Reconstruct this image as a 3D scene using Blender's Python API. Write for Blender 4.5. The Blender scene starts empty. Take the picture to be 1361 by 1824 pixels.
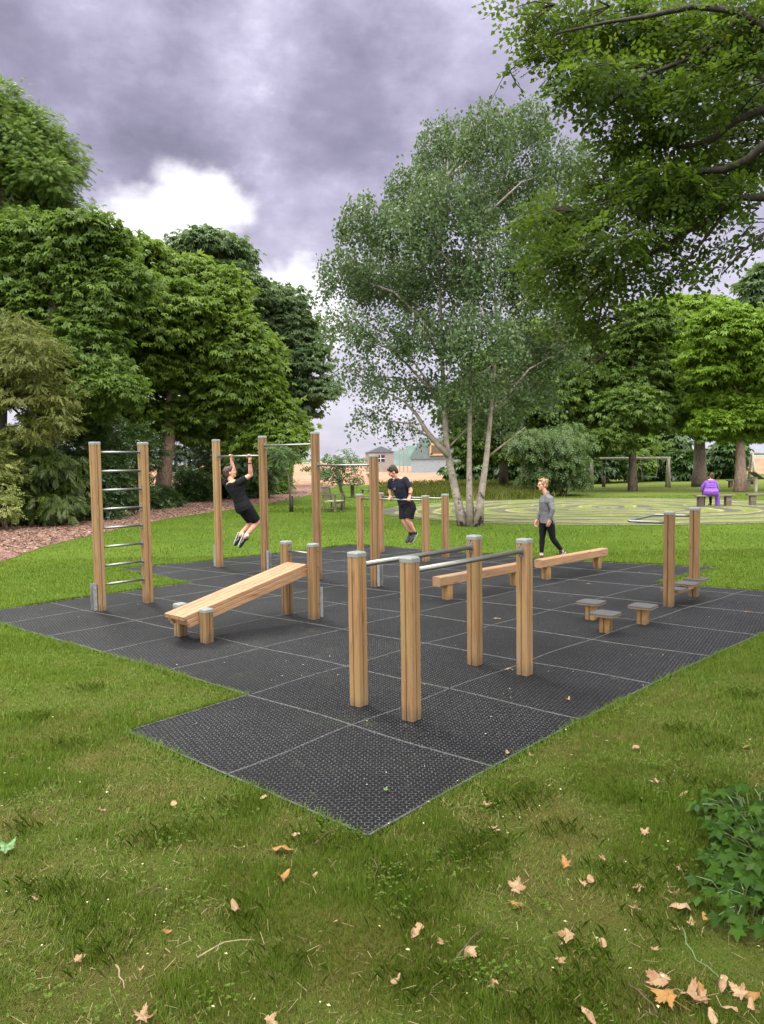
import bpy, bmesh, math, random
import numpy as np
from mathutils import Vector, Matrix
R = math.radians
C = bpy.context.scene.collection
SC = bpy.context.scene
rng = np.random.default_rng(7)
random.seed(7)

# ------------------------------------------------------------------ camera
CAMH = 2.1; FPX = 1400.0; PW, PH = 1361.0, 1824.0
PITCH = math.atan(96/1400); ROLL = R(-0.8)
_fw = Vector((0, math.cos(PITCH), -math.sin(PITCH))); _rt = Vector((1, 0, 0)); _up = _rt.cross(_fw)
RT = math.cos(ROLL)*_rt + math.sin(ROLL)*_up; UP = -math.sin(ROLL)*_rt + math.cos(ROLL)*_up; FW = _fw
cam = bpy.data.cameras.new('camera'); co = bpy.data.objects.new('camera', cam); C.objects.link(co)
m = Matrix.Identity(4)
for i in range(3):
    m[i][0] = RT[i]; m[i][1] = UP[i]; m[i][2] = -FW[i]
m.translation = (0, 0, CAMH); co.matrix_world = m
cam.sensor_fit = 'VERTICAL'; cam.sensor_height = 24; cam.lens = FPX/PH*24; cam.clip_end = 3000; cam.clip_start = 0.05
SC.camera = co
SC.view_settings.view_transform = 'Standard'; SC.view_settings.look = 'None'; SC.view_settings.gamma = 1
SC.view_settings.exposure = 0.50
SC.render.film_transparent = False

def ray(px, py):
    return RT*((px-PW/2)/FPX) - UP*((py-PH/2)/FPX) + FW
def G(px, py, z=0.0):                       # ground (or height z) point seen at a pixel
    d = ray(px, py); t = (z-CAMH)/d.z
    return Vector((0, 0, CAMH)) + d*t
def J(px, py, Y):                            # point seen at a pixel at depth Y
    d = ray(px, py); return Vector((0, 0, CAMH)) + d*(Y/d.y)

# ------------------------------------------------------------------ node helpers
class NT:
    def __init__(s, nt): s.nt = nt
    def n(s, t, **kw):
        nd = s.nt.nodes.new(t)
        for k, v in kw.items(): setattr(nd, k, v)
        return nd
    def link(s, a, b): s.nt.links.new(a, b)
    def inp(s, sock, v):
        if isinstance(v, bpy.types.NodeSocket): s.link(v, sock)
        else:
            try: sock.default_value = v
            except Exception: sock.default_value = (*v, 1) if len(v) == 3 else v
    def math(s, op, a, b=0.0, c=0.0, clamp=False):
        nd = s.n('ShaderNodeMath', operation=op, use_clamp=clamp)
        s.inp(nd.inputs[0], a); s.inp(nd.inputs[1], b); s.inp(nd.inputs[2], c); return nd.outputs[0]
    def vmath(s, op, a, b=(0, 0, 0), out=0):
        nd = s.n('ShaderNodeVectorMath', operation=op); s.inp(nd.inputs[0], a); s.inp(nd.inputs[1], b)
        return nd.outputs[out]
    def vscale(s, a, f):
        nd = s.n('ShaderNodeVectorMath', operation='SCALE'); s.inp(nd.inputs[0], a); s.inp(nd.inputs['Scale'], f); return nd.outputs[0]
    def mapr(s, v, a, b, c=0.0, d=1.0, smooth=True):
        nd = s.n('ShaderNodeMapRange', interpolation_type='SMOOTHSTEP' if smooth else 'LINEAR')
        s.inp(nd.inputs['Value'], v)
        for k, x in (('From Min', a), ('From Max', b), ('To Min', c), ('To Max', d)): s.inp(nd.inputs[k], x)
        return nd.outputs[0]
    def mix(s, f, a, b, mode='MIX'):
        nd = s.n('ShaderNodeMix', data_type='RGBA', blend_type=mode)
        s.inp(nd.inputs[0], f); s.inp(nd.inputs[6], a if isinstance(a, bpy.types.NodeSocket) else (*a, 1)); s.inp(nd.inputs[7], b if isinstance(b, bpy.types.NodeSocket) else (*b, 1))
        return nd.outputs[2]
    def noise(s, vec, scale, detail=4, rough=0.55, dist=0.0, dim='3D'):
        nd = s.n('ShaderNodeTexNoise', noise_dimensions=dim); s.link(vec, nd.inputs['Vector'])
        s.inp(nd.inputs['Scale'], scale); nd.inputs['Detail'].default_value = detail; nd.inputs['Roughness'].default_value = rough; nd.inputs['Distortion'].default_value = dist
        return nd.outputs[0]
    def obj(s): return s.n('ShaderNodeTexCoord').outputs['Object']
    def pos(s): return s.n('ShaderNodeNewGeometry').outputs['Position']
    def sep(s, v):
        nd = s.n('ShaderNodeSeparateXYZ'); s.link(v, nd.inputs[0]); return nd.outputs
    def comb(s, x, y, z):
        nd = s.n('ShaderNodeCombineXYZ'); s.inp(nd.inputs[0], x); s.inp(nd.inputs[1], y); s.inp(nd.inputs[2], z); return nd.outputs[0]
    def bump(s, h, strength=0.5, dist=0.01):
        nd = s.n('ShaderNodeBump'); s.link(h, nd.inputs['Height']); nd.inputs['Strength'].default_value = strength; nd.inputs['Distance'].default_value = dist
        return nd.outputs[0]
    def attr(s, name): return s.n('ShaderNodeAttribute', attribute_name=name).outputs['Fac']
    def rnd(s): return s.n('ShaderNodeObjectInfo').outputs['Random']

def new_mat(name):
    mt = bpy.data.materials.new(name); mt.use_nodes = True; nt = mt.node_tree
    for nd in list(nt.nodes): nt.nodes.remove(nd)
    t = NT(nt); out = t.n('ShaderNodeOutputMaterial'); b = t.n('ShaderNodeBsdfPrincipled'); t.link(b.outputs[0], out.inputs[0])
    return mt, t, b, out

# ------------------------------------------------------------------ world: overcast, broken cloud
SUN_AZ = R(-32); SUN_EL = R(48)              # azimuth measured from +Y towards +X
world = bpy.data.worlds.new('World'); SC.world = world; world.use_nodes = True
wn = world.node_tree
for nd in list(wn.nodes): wn.nodes.remove(nd)
t = NT(wn); wout = t.n('ShaderNodeOutputWorld')
d = t.n('ShaderNodeTexCoord').outputs['Generated']
sx, sy, sz = t.sep(d)
zc = t.math('MAXIMUM', sz, 0.0)
den = t.math('ADD', zc, 0.22)
flat = t.comb(t.math('DIVIDE', sx, den), t.math('DIVIDE', sy, den), 0.0)
warpn = t.n('ShaderNodeTexNoise'); t.link(d, warpn.inputs['Vector']); warpn.inputs['Scale'].default_value = 6.0; warpn.inputs['Detail'].default_value = 5
warp = t.vscale(t.vmath('SUBTRACT', warpn.outputs[1], (0.5, 0.5, 0.5)), 0.16)
dw = t.vmath('ADD', d, warp)
n1 = t.noise(flat, 1.35, 8, 0.58, 0.12)
n2 = t.noise(d, 6.0, 7, 0.6, 0.15)
n3 = t.noise(t.vmath('MULTIPLY', d, (1.0, 1.0, 1.9)), 13.0, 7, 0.62, 0.0)
cl = t.math('ADD', t.math('ADD', t.math('MULTIPLY', n1, 0.50), t.math('MULTIPLY', n2, 0.30)), t.math('MULTIPLY', n3, 0.20))
def blob(px, py, rad, sharp=0.0):            # soft patch of the sky round a direction
    v = ray(px, py).normalized()
    dist = t.vmath('DISTANCE', dw, tuple(v), out=1)
    return t.mapr(dist, rad*sharp, rad, 1.0, 0.0)
dark = 0.0
for px, py, r, w in ((250, 225, 0.13, 0.15), (400, 260, 0.11, 0.11), (640, 130, 0.13, 0.10), (560, 210, 0.12, 0.08), (60, 120, 0.16, 0.06), (-250, 300, .3, .1), (700, 300, .14, .06), (450, 60, .16, .03)):
    dark = t.math('ADD', dark, t.math('MULTIPLY', blob(px, py, r), w*1.5))
lite = 0.0
for px, py, r, w in ((470, 150, 0.05, .07), (165, 190, .06, .05), (520, 400, .12, .10), (900, 150, .16, .06), (1080, 240, .2, .1), (120, 60, .1, .03), (480, 320, .06, .08), (600, 420, .1, .08)):
    lite = t.math('ADD', lite, t.math('MULTIPLY', blob(px, py, r), w))
gap = 0.0
for px, py, r in ((345, 370, 0.075), (270, 385, 0.06), (215, 400, .05), (400, 350, 0.055), (500, 495, .06), (540, 560, .08)):
    gap = t.math('MAXIMUM', gap, blob(px, py, r*1.32, 0.0))
cv = t.math('ADD', t.math('SUBTRACT', t.mapr(cl, 0.34, 0.66, 0.08, 1.0, False), dark), lite)
rmp = t.n('ShaderNodeValToRGB'); t.link(cv, rmp.inputs[0]); el = rmp.color_ramp.elements
el[0].position = 0.10; el[0].color = (0.215, 0.20, 0.29, 1)
el[1].position = 0.92; el[1].color = (0.72, 0.69, 0.86, 1)
for p, c in ((0.35, (0.305, 0.285, 0.40, 1)), (0.58, (0.445, 0.42, 0.565, 1))):
    e = el.new(p); e.color = c
gap = t.mapr(t.math('ADD', gap, t.math('MULTIPLY', t.math('SUBTRACT', t.math('ADD', t.math('MULTIPLY', n2, .5), t.math('MULTIPLY', n3, .5)), .5), 1.9)), .18, .98)
hor = t.mapr(sz, 0.03, 0.34, 1.0, 0.0)
hor = t.math('MULTIPLY', hor, t.mapr(cl, 0.30, 0.62, 0.6, 1.0))
c1 = t.mix(t.math('MULTIPLY', hor, 0.9), rmp.outputs[0], (0.68, 0.66, 0.76))
c2 = t.mix(gap, c1, (1.05, 1.03, 1.08))
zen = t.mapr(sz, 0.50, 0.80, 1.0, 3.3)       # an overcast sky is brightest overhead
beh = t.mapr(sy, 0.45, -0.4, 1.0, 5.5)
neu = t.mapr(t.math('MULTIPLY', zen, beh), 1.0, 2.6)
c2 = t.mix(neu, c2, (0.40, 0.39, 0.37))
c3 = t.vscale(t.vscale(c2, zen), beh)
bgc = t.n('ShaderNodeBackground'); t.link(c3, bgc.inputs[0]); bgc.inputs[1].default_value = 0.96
sky = t.n('ShaderNodeTexSky', sky_type='NISHITA'); sky.sun_disc = False; sky.sun_elevation = SUN_EL; sky.sun_rotation = SUN_AZ
bgs = t.n('ShaderNodeBackground'); t.link(sky.outputs[0], bgs.inputs[0]); bgs.inputs[1].default_value = 0.05
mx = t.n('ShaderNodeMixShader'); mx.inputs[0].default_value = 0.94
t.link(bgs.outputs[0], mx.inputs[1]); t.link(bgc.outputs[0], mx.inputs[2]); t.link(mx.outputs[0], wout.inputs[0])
sun = bpy.data.lights.new('sun', 'SUN'); so = bpy.data.objects.new('sun', sun); C.objects.link(so)
sun.energy = 1.55; sun.angle = R(14); sun.color = (1, 0.96, 0.88)
sd = Vector((math.sin(SUN_AZ)*math.cos(SUN_EL), math.cos(SUN_AZ)*math.cos(SUN_EL), math.sin(SUN_EL)))
so.rotation_euler = sd.to_track_quat('Z', 'Y').to_euler()

# ------------------------------------------------------------------ object helpers
def tag(o, label=None, cat=None, group=None, kind=None):
    if label: o['label'] = label
    if cat: o['category'] = cat
    if group: o['group'] = group
    if kind: o['kind'] = kind
    return o
def thing(name, label, cat, loc=(0, 0, 0), rotz=0.0, group=None):
    o = bpy.data.objects.new(name, None); C.objects.link(o); o.empty_display_size = 0.1
    o.location = loc; o.rotation_euler = (0, 0, rotz); return tag(o, label, cat, group)
def copy_tree(o, parent=None):
    c = o.copy(); C.objects.link(c)
    if parent: c.parent = parent
    for ch in list(o.children): copy_tree(ch, c)
    return c
def link_mesh(name, me, mat, parent=None, smooth=False):
    if mat: me.materials.append(mat)
    if smooth:
        me.polygons.foreach_set('use_smooth', np.ones(len(me.polygons), bool))
    o = bpy.data.objects.new(name, me); C.objects.link(o)
    if parent: o.parent = parent
    return o

class MB:
    def __init__(s): s.v = []; s.f = []
    def add(s, vs, fs):
        k = len(s.v); s.v += [tuple(x) for x in vs]; s.f += [tuple(i+k for i in f) for f in fs]; return s
    def box(s, c, h, ax=None):
        c = Vector(c); X, Y, Z = ax or (Vector((1, 0, 0)), Vector((0, 1, 0)), Vector((0, 0, 1)))
        vs = [c+X*h[0]*a+Y*h[1]*b+Z*h[2]*e for a in (-1, 1) for b in (-1, 1) for e in (-1, 1)]
        return s.add(vs, [(0, 1, 3, 2), (4, 6, 7, 5), (0, 4, 5, 1), (2, 3, 7, 6), (0, 2, 6, 4), (1, 5, 7, 3)])
    def prism(s, prof, o, X, Y, Z, L, scale_end=1.0):
        o = Vector(o); n = len(prof); X, Y, Z = Vector(X), Vector(Y), Vector(Z)
        vs = [o+X*a+Y*b for a, b in prof]+[o+Z*L+X*a*scale_end+Y*b*scale_end for a, b in prof]
        fs = [(i, (i+1) % n, n+(i+1) % n, n+i) for i in range(n)]+[tuple(range(n-1, -1, -1)), tuple(range(n, 2*n))]
        return s.add(vs, fs)
    def bbox(s, c, h, ax=None, b=0.008):     # box with chamfered long edges, along its first axis
        X, Y, Z = ax or (Vector((1, 0, 0)), Vector((0, 1, 0)), Vector((0, 0, 1)))
        hy, hz = h[1], h[2]
        pr = [(-hy+b, -hz), (hy-b, -hz), (hy, -hz+b), (hy, hz-b), (hy-b, hz), (-hy+b, hz), (-hy, hz-b), (-hy, -hz+b)]
        return s.prism(pr, Vector(c)-X*h[0], Y, Z, X, 2*h[0])
    def tube(s, pts, rad, n=8, caps=True):
        pts = [Vector(p) for p in pts]
        if not hasattr(rad, '__len__'): rad = [rad]*len(pts)
        k = len(s.v); a = None
        for i, p in enumerate(pts):
            tg = (pts[min(i+1, len(pts)-1)]-pts[max(i-1, 0)])
            if tg.length < 1e-9: tg = Vector((0, 0, 1))
            tg.normalize()
            if a is None:
                a = tg.orthogonal().normalized()
            a = (a-tg*a.dot(tg)); a = a.normalized() if a.length > 1e-6 else tg.orthogonal().normalized()
            b = tg.cross(a)
            for j in range(n):
                w = 2*math.pi*j/n; s.v.append(tuple(p+(a*math.cos(w)+b*math.sin(w))*rad[i]))
        for i in range(len(pts)-1):
            for j in range(n):
                s.f.append((k+i*n+j, k+i*n+(j+1) % n, k+(i+1)*n+(j+1) % n, k+(i+1)*n+j))
        if caps:
            s.f.append(tuple(k+j for j in range(n-1, -1, -1))); e = k+(len(pts)-1)*n; s.f.append(tuple(e+j for j in range(n)))
        return s
    def ell(s, c, r, ax=None, nu=14, nv=9):
        X, Y, Z = ax or (Vector((1, 0, 0)), Vector((0, 1, 0)), Vector((0, 0, 1))); c = Vector(c)
        vs = [c-Z*r[2]]
        for i in range(1, nv):
            th = math.pi*i/nv
            for j in range(nu):
                ph = 2*math.pi*j/nu
                vs.append(c+X*r[0]*math.sin(th)*math.cos(ph)+Y*r[1]*math.sin(th)*math.sin(ph)-Z*r[2]*math.cos(th))
        vs.append(c+Z*r[2]); fs = []
        for j in range(nu): fs.append((0, 1+(j+1) % nu, 1+j))
        for i in range(nv-2):
            for j in range(nu):
                a = 1+i*nu+j; b = 1+i*nu+(j+1) % nu; fs.append((a, b, b+nu, a+nu))
        L = len(vs)-1
        for j in range(nu): fs.append((L, L-nu+j, L-nu+(j+1) % nu))
        return s.add(vs, fs)
    def cap(s, p, q, r0, r1, n=12):          # tapered capsule
        p, q = Vector(p), Vector(q); tg = (q-p).normalized(); pts = []; rs = []
        for a in (-80, -55, -28, 0): pts.append(p+tg*r0*math.sin(R(a))); rs.append(max(r0*math.cos(R(a)), .002))
        for a in (0, 28, 55, 80): pts.append(q+tg*r1*math.sin(R(a))); rs.append(max(r1*math.cos(R(a)), .002))
        return s.tube(pts, rs, n)
    def loft(s, rings, n=20, ex=2.4):        # rings: (centre, X axis, Y axis, half x, half y)
        k = len(s.v)
        for c, X, Y, hx, hy in rings:
            for j in range(n):
                w = 2*math.pi*j/n; cw, sw = math.cos(w), math.sin(w)
                x = math.copysign(abs(cw)**(2/ex), cw); y = math.copysign(abs(sw)**(2/ex), sw)
                s.v.append(tuple(Vector(c)+Vector(X)*hx*x+Vector(Y)*hy*y))
        for i in range(len(rings)-1):
            for j in range(n):
                s.f.append((k+i*n+j, k+i*n+(j+1) % n, k+(i+1)*n+(j+1) % n, k+(i+1)*n+j))
        s.f.append(tuple(k+j for j in range(n-1, -1, -1))); e = k+(len(rings)-1)*n; s.f.append(tuple(e+j for j in range(n)))
        return s
    def mesh(s, name, org=(0, 0, 0)):
        me = bpy.data.meshes.new(name); o = Vector(org)
        me.from_pydata([tuple(Vector(v)-o) for v in s.v], [], s.f); me.update(); return me
    def build(s, name, mat, parent=None, smooth=False, org=(0, 0, 0)):
        o = link_mesh(name, s.mesh(name, org), mat, parent, smooth); return o
    def remesh(s, name, mat, parent=None, voxel=0.006, smooth=6, org=(0, 0, 0)):
        me = s.mesh(name, org); bm = bmesh.new(); bm.from_mesh(me); bmesh.ops.recalc_face_normals(bm, faces=bm.faces); bm.to_mesh(me); bm.free()
        tmp = bpy.data.objects.new(name, me); C.objects.link(tmp)
        md = tmp.modifiers.new('r', 'REMESH'); md.mode = 'VOXEL'; md.voxel_size = voxel; md.adaptivity = 0
        ms = tmp.modifiers.new('s', 'SMOOTH'); ms.factor = 0.5; ms.iterations = smooth
        dg = bpy.context.evaluated_depsgraph_get(); dg.update()
        me2 = bpy.data.meshes.new_from_object(tmp.evaluated_get(dg)); me2.name = name
        bpy.data.objects.remove(tmp); bpy.data.meshes.remove(me)
        return link_mesh(name, me2, mat, parent, True)

def poly_mesh(name, V, nper, tint=None):     # V (N*nper,3): N separate faces of nper corners
    V = np.ascontiguousarray(V, np.float32).reshape(-1, 3); n = len(V)//nper
    me = bpy.data.meshes.new(name); me.vertices.add(len(V)); me.vertices.foreach_set('co', V.ravel())
    me.loops.add(len(V)); me.loops.foreach_set('vertex_index', np.arange(len(V), dtype=np.int32))
    me.polygons.add(n); me.polygons.foreach_set('loop_start', np.arange(n, dtype=np.int32)*nper)
    me.update(calc_edges=True)
    if tint is not None:
        a = me.attributes.new('tint', 'FLOAT', 'POINT'); a.data.foreach_set('value', np.repeat(np.asarray(tint, np.float32), nper))
    return me

# ------------------------------------------------------------------ materials
def mat_plain(name, col, rough=0.6, spec=0.4, metal=0.0, var=0.15, scale=30, bump=0.0):
    mt, t, b, o = new_mat(name); p = t.obj(); n = t.noise(p, scale, 4)
    f = t.mapr(n, 0.3, 0.7, 1-var, 1+var, False); t.link(t.vscale(t.mix(0.0, col, col), f), b.inputs['Base Color'])
    b.inputs['Roughness'].default_value = rough; b.inputs['Specular IOR Level'].default_value = spec; b.inputs['Metallic'].default_value = metal
    if bump: t.link(t.bump(n, bump, 0.004), b.inputs['Normal'])
    return mt
def mat_wood(name, c0, c1, c2, axis='Z'):
    mt, t, b, o = new_mat(name); p = t.obj(); x, y, z = t.sep(p); r = t.rnd()
    off = t.math('MULTIPLY', r, 37.0)
    k = {'X': (2.0, 42, 42), 'Y': (42, 2.0, 42), 'Z': (42, 42, 2.0)}[axis]
    vec = t.comb(t.math('MULTIPLY_ADD', x, k[0], off), t.math('MULTIPLY_ADD', y, k[1], off), t.math('MULTIPLY_ADD', z, k[2], off))
    g = t.noise(vec, 1.0, 5, 0.6, 0.8)
    k2 = {'X': (1.2, 7, 7), 'Y': (7, 1.2, 7), 'Z': (7, 7, 1.2)}[axis]
    vec2 = t.comb(t.math('MULTIPLY_ADD', x, k2[0], off), t.math('MULTIPLY_ADD', y, k2[1], off), t.math('MULTIPLY_ADD', z, k2[2], off))
    g2 = t.noise(vec2, 1.0, 3, 0.5)
    col = t.mix(t.mapr(g, 0.34, 0.66), c0, c1)
    col = t.mix(t.mapr(g2, 0.42, 0.72), col, c2)
    vo = t.n('ShaderNodeTexVoronoi'); kk = {'X': (2.2, 14, 14), 'Y': (14, 2.2, 14), 'Z': (14, 14, 2.2)}[axis]
    t.link(t.comb(t.math('MULTIPLY_ADD', x, kk[0], off), t.math('MULTIPLY_ADD', y, kk[1], off), t.math('MULTIPLY_ADD', z, kk[2], off)), vo.inputs['Vector']); vo.inputs['Scale'].default_value = 1
    knot = t.mapr(vo.outputs['Distance'], 0.06, 0.2, 0.75, 0.0)
    col = t.mix(knot, col, (0.13, 0.06, 0.025))
    gy = t.noise(t.comb(t.math('MULTIPLY_ADD', x, 3.0, off), t.math('MULTIPLY_ADD', y, 3.0, off), t.math('MULTIPLY_ADD', z, 1.6, off)), 1.0, 5, .65)
    col = t.mix(t.mapr(gy, .52, .75, 0, .45), col, (0.17, 0.145, 0.115))
    if axis == 'Z':                           # splashed dirt round the foot
        col = t.mix(t.math('MULTIPLY', t.mapr(t.math('ADD', z, t.mapr(g2, .3, .7, -.06, .06)), .02, .16, 1, 0), .55), col, (0.085, 0.065, 0.045))
    crk = t.noise(t.comb(t.math('MULTIPLY_ADD', x, k[0]*1.6, off), t.math('MULTIPLY_ADD', y, k[1]*1.6, off), t.math('MULTIPLY_ADD', z, k[2]*.8, off)), 1.0, 2, .5)
    col = t.mix(t.mapr(crk, .70, .74, 0, .7), col, (0.07, 0.04, 0.02))
    v = t.mapr(r, 0, 1, 0.78, 1.16, False)
    t.link(t.vscale(col, v), b.inputs['Base Color']); b.inputs['Roughness'].default_value = 0.62; b.inputs['Specular IOR Level'].default_value = 0.3
    t.link(t.bump(g, 0.35, 0.003), b.inputs['Normal'])
    return mt
WOOD = mat_wood('wood_post', (0.270, 0.158, 0.076), (0.195, 0.108, 0.050), (0.255, 0.166, 0.072))
WOODX = mat_wood('wood_beam', (0.36, 0.205, 0.115), (0.26, 0.14, 0.075), (0.33, 0.205, 0.11), 'X')
WOODZ = mat_wood('wood_leg', (0.36, 0.20, 0.075), (0.24, 0.125, 0.045), (0.32, 0.20, 0.075))
GREYWOOD = mat_wood('weathered_wood', (0.13, 0.10, 0.08), (0.07, 0.055, 0.045), (0.16, 0.13, 0.11), 'X')
GREYPOLE = mat_wood('pale_pole', (0.36, 0.33, 0.25), (0.24, 0.22, 0.17), (0.40, 0.38, 0.31))
STEEL = mat_plain('brushed_steel', (0.26, 0.265, 0.25), 0.42, 0.5, 0.9, 0.12, 60)
GALV = mat_plain('galvanised_steel', (0.27, 0.275, 0.28), 0.55, 0.4, 0.5, 0.22, 22)
CAPM = mat_plain('grey_cap', (0.20, 0.215, 0.21), 0.6, 0.3, 0.1, 0.1, 40)
BOLT = mat_plain('dark_bolt', (0.09, 0.085, 0.08), 0.4, 0.5, 0.7)
PLY = mat_plain('plywood_edge', (0.17, 0.115, 0.075), 0.6, 0.3, 0, .25, 80)
GRIP = mat_plain('grey_grip_top', (0.075, 0.074, 0.078), 0.8, 0.2, 0, .2, 220, .3)

def mat_leaf(name, a, b_, c=None, trans=0.35, rough=0.45, spec=0.35):
    mt, t, b, o = new_mat(name); r = t.attr('tint')
    rm = t.n('ShaderNodeValToRGB'); t.link(r, rm.inputs[0]); e = rm.color_ramp.elements
    e[0].color = (*a, 1); e[1].color = (*b_, 1)
    if c: q = e.new(0.93); q.color = (*b_, 1); e[-1].color = (*c, 1)
    t.link(rm.outputs[0], b.inputs['Base Color']); b.inputs['Roughness'].default_value = rough; b.inputs['Specular IOR Level'].default_value = spec
    tr = t.n('ShaderNodeBsdfTranslucent'); t.link(t.mix(0.4, rm.outputs[0], (0.16, 0.24, 0.02)), tr.inputs[0])
    mx = t.n('ShaderNodeMixShader'); mx.inputs[0].default_value = trans
    t.link(b.outputs[0], mx.inputs[1]); t.link(tr.outputs[0], mx.inputs[2]); t.link(mx.outputs[0], o.inputs[0])
    return mt
def mat_bark(name, a, b_, sc=6):
    mt, t, b, o = new_mat(name); p = t.obj(); x, y, z = t.sep(p)
    v = t.comb(t.math('MULTIPLY', x, sc*2.5), t.math('MULTIPLY', y, sc*2.5), t.math('MULTIPLY', z, sc*.5))
    n = t.noise(v, 1, 6, .65, .5); t.link(t.mix(t.mapr(n, .35, .65), a, b_), b.inputs['Base Color']); b.inputs['Roughness'].default_value = .85
    t.link(t.bump(n, .6, .03), b.inputs['Normal']); return mt
BARK = mat_bark('grey_brown_bark', (0.055, 0.04, 0.03), (0.15, 0.115, 0.09))
BARKD = mat_bark('dark_bark', (0.012, 0.009, 0.008), (0.035, 0.026, 0.02))
BARKP = mat_bark('pinkish_bark', (0.16, 0.10, 0.08), (0.30, 0.21, 0.17))
def mat_birch():
    mt, t, b, o = new_mat('birch_bark'); p = t.obj(); x, y, z = t.sep(p)
    n = t.noise(t.comb(t.math('MULTIPLY', x, 5), t.math('MULTIPLY', y, 5), t.math('MULTIPLY', z, 9)), 1, 4, .6)
    n2 = t.noise(t.comb(t.math('MULTIPLY', x, 3.2), t.math('MULTIPLY', y, 3.2), t.math('MULTIPLY', z, 2.4)), 1, 5, .7, .6)
    base = t.mix(t.mapr(n, .35, .7), (0.20, 0.165, 0.14), (0.32, 0.275, 0.24))
    low = t.mapr(z, 0.2, 3.2, 0.52, 0.645)
    f = t.mapr(n2, low, t.math('ADD', low, .05))
    t.link(t.mix(f, base, (0.03, 0.022, 0.02)), b.inputs['Base Color']); b.inputs['Roughness'].default_value = .75
    t.link(t.bump(n2, .4, .02), b.inputs['Normal']); return mt
BIRCH = mat_birch()

# ------------------------------------------------------------------ ground
def in_poly(x, y, P):
    P = np.asarray(P); inside = np.zeros(len(x), bool); j = len(P)-1
    for i in range(len(P)):
        c = ((P[i, 1] > y) != (P[j, 1] > y)) & (x < (P[j, 0]-P[i, 0])*(y-P[i, 1])/(P[j, 1]-P[i, 1]+1e-12)+P[i, 0])
        inside ^= c; j = i
    return inside
def vnoise(x, y, s, seed=0):                 # smooth value noise for placing tufts
    r = np.random.default_rng(seed); T = r.random((64, 64)); X = x/s; Y = y/s
    i = np.floor(X).astype(int); j = np.floor(Y).astype(int); fx = X-i; fy = Y-j; fx = fx*fx*(3-2*fx); fy = fy*fy*(3-2*fy)
    g = lambda a, b: T[a % 64, b % 64]
    return (g(i, j)*(1-fx)+g(i+1, j)*fx)*(1-fy)+(g(i, j+1)*(1-fx)+g(i+1, j+1)*fx)*fy

def mat_lawn():
    mt, t, b, o = new_mat('lawn'); p = t.pos(); x, y, z = t.sep(p)
    n1 = t.noise(p, 0.35, 5, .6); n2 = t.noise(p, 1.7, 5, .65); n3 = t.noise(p, 28, 4, .7); n4 = t.noise(p, 130, 3, .7)
    far = t.mix(t.mapr(n1, .35, .65), (0.052, 0.096, 0.009), (0.076, 0.122, 0.012))
    far = t.mix(t.math('MULTIPLY', t.mapr(n2, .55, .75), .5), far, (0.13, 0.165, 0.03))
    near = t.mix(t.mapr(n2, .36, .62), (0.084, 0.080, 0.019), (0.058, 0.092, 0.010))
    near = t.mix(t.mapr(n3, .5, .75), near, (0.075, 0.075, 0.022))
    near = t.mix(t.math('MULTIPLY', t.mapr(n4, .6, .75), .5), near, (0.16, 0.14, 0.06))
    f = t.mapr(t.math('ADD', y, t.mapr(n1, 0, 1, -1.5, 1.5)), 5.0, 11.5)
    c = t.mix(f, near, far)
    # drier grass round the turf maze
    c = t.mix(t.math('MULTIPLY', t.mapr(t.math('ADD', y, t.mapr(n1, 0, 1, -4, 4)), 34, 44), t.math('MULTIPLY', t.mapr(x, -2, 6), .5)), c, (0.15, 0.17, 0.045))
    c = t.vscale(c, t.mapr(n4, .25, .75, .72, 1.28, False))
    t.link(c, b.inputs['Base Color']); b.inputs['Roughness'].default_value = .95; b.inputs['Specular IOR Level'].default_value = .1
    h = t.math('ADD', n3, t.math('MULTIPLY', n4, .6)); t.link(t.bump(h, .8, .03), b.inputs['Normal']); return mt
g = MB(); g.add([(-900, -60, 0), (900, -60, 0), (900, 1600, 0), (-900, 1600, 0)], [(0, 1, 2, 3)])
tag(g.build('ground', mat_lawn()), kind='structure')

def sheet(name, pts, z, mat, kind='structure', side=0.0):
    b = MB(); n = len(pts); vs = [(p[0], p[1], z) for p in pts]; fs = [tuple(range(n))]
    if side:
        vs += [(p[0], p[1], z-side) for p in pts]; fs += [(i, n+i, n+(i+1) % n, (i+1) % n) for i in range(n)]
    b.add(vs, fs); return tag(b.build(name, mat), kind=kind)

# brown field far behind
def mat_field():
    mt, t, b, o = new_mat('field_soil'); p = t.pos(); n = t.noise(p, .25, 6, .7); n2 = t.noise(p, 1.6, 5, .7)
    c = t.mix(t.mapr(n, .4, .62), (0.26, 0.125, 0.075), (0.36, 0.20, 0.125)); c = t.mix(t.mapr(n2, .55, .7), c, (0.20, 0.14, 0.07))
    t.link(c, b.inputs['Base Color']); b.inputs['Roughness'].default_value = 1; t.link(t.bump(n2, .8, .3), b.inputs['Normal']); return mt
FIELDM = mat_field()
sheet('field', [(-260, 64), (12, 62.5), (16, 75), (60, 92), (260, 75), (420, 380), (-420, 380)], .004, FIELDM)
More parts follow.
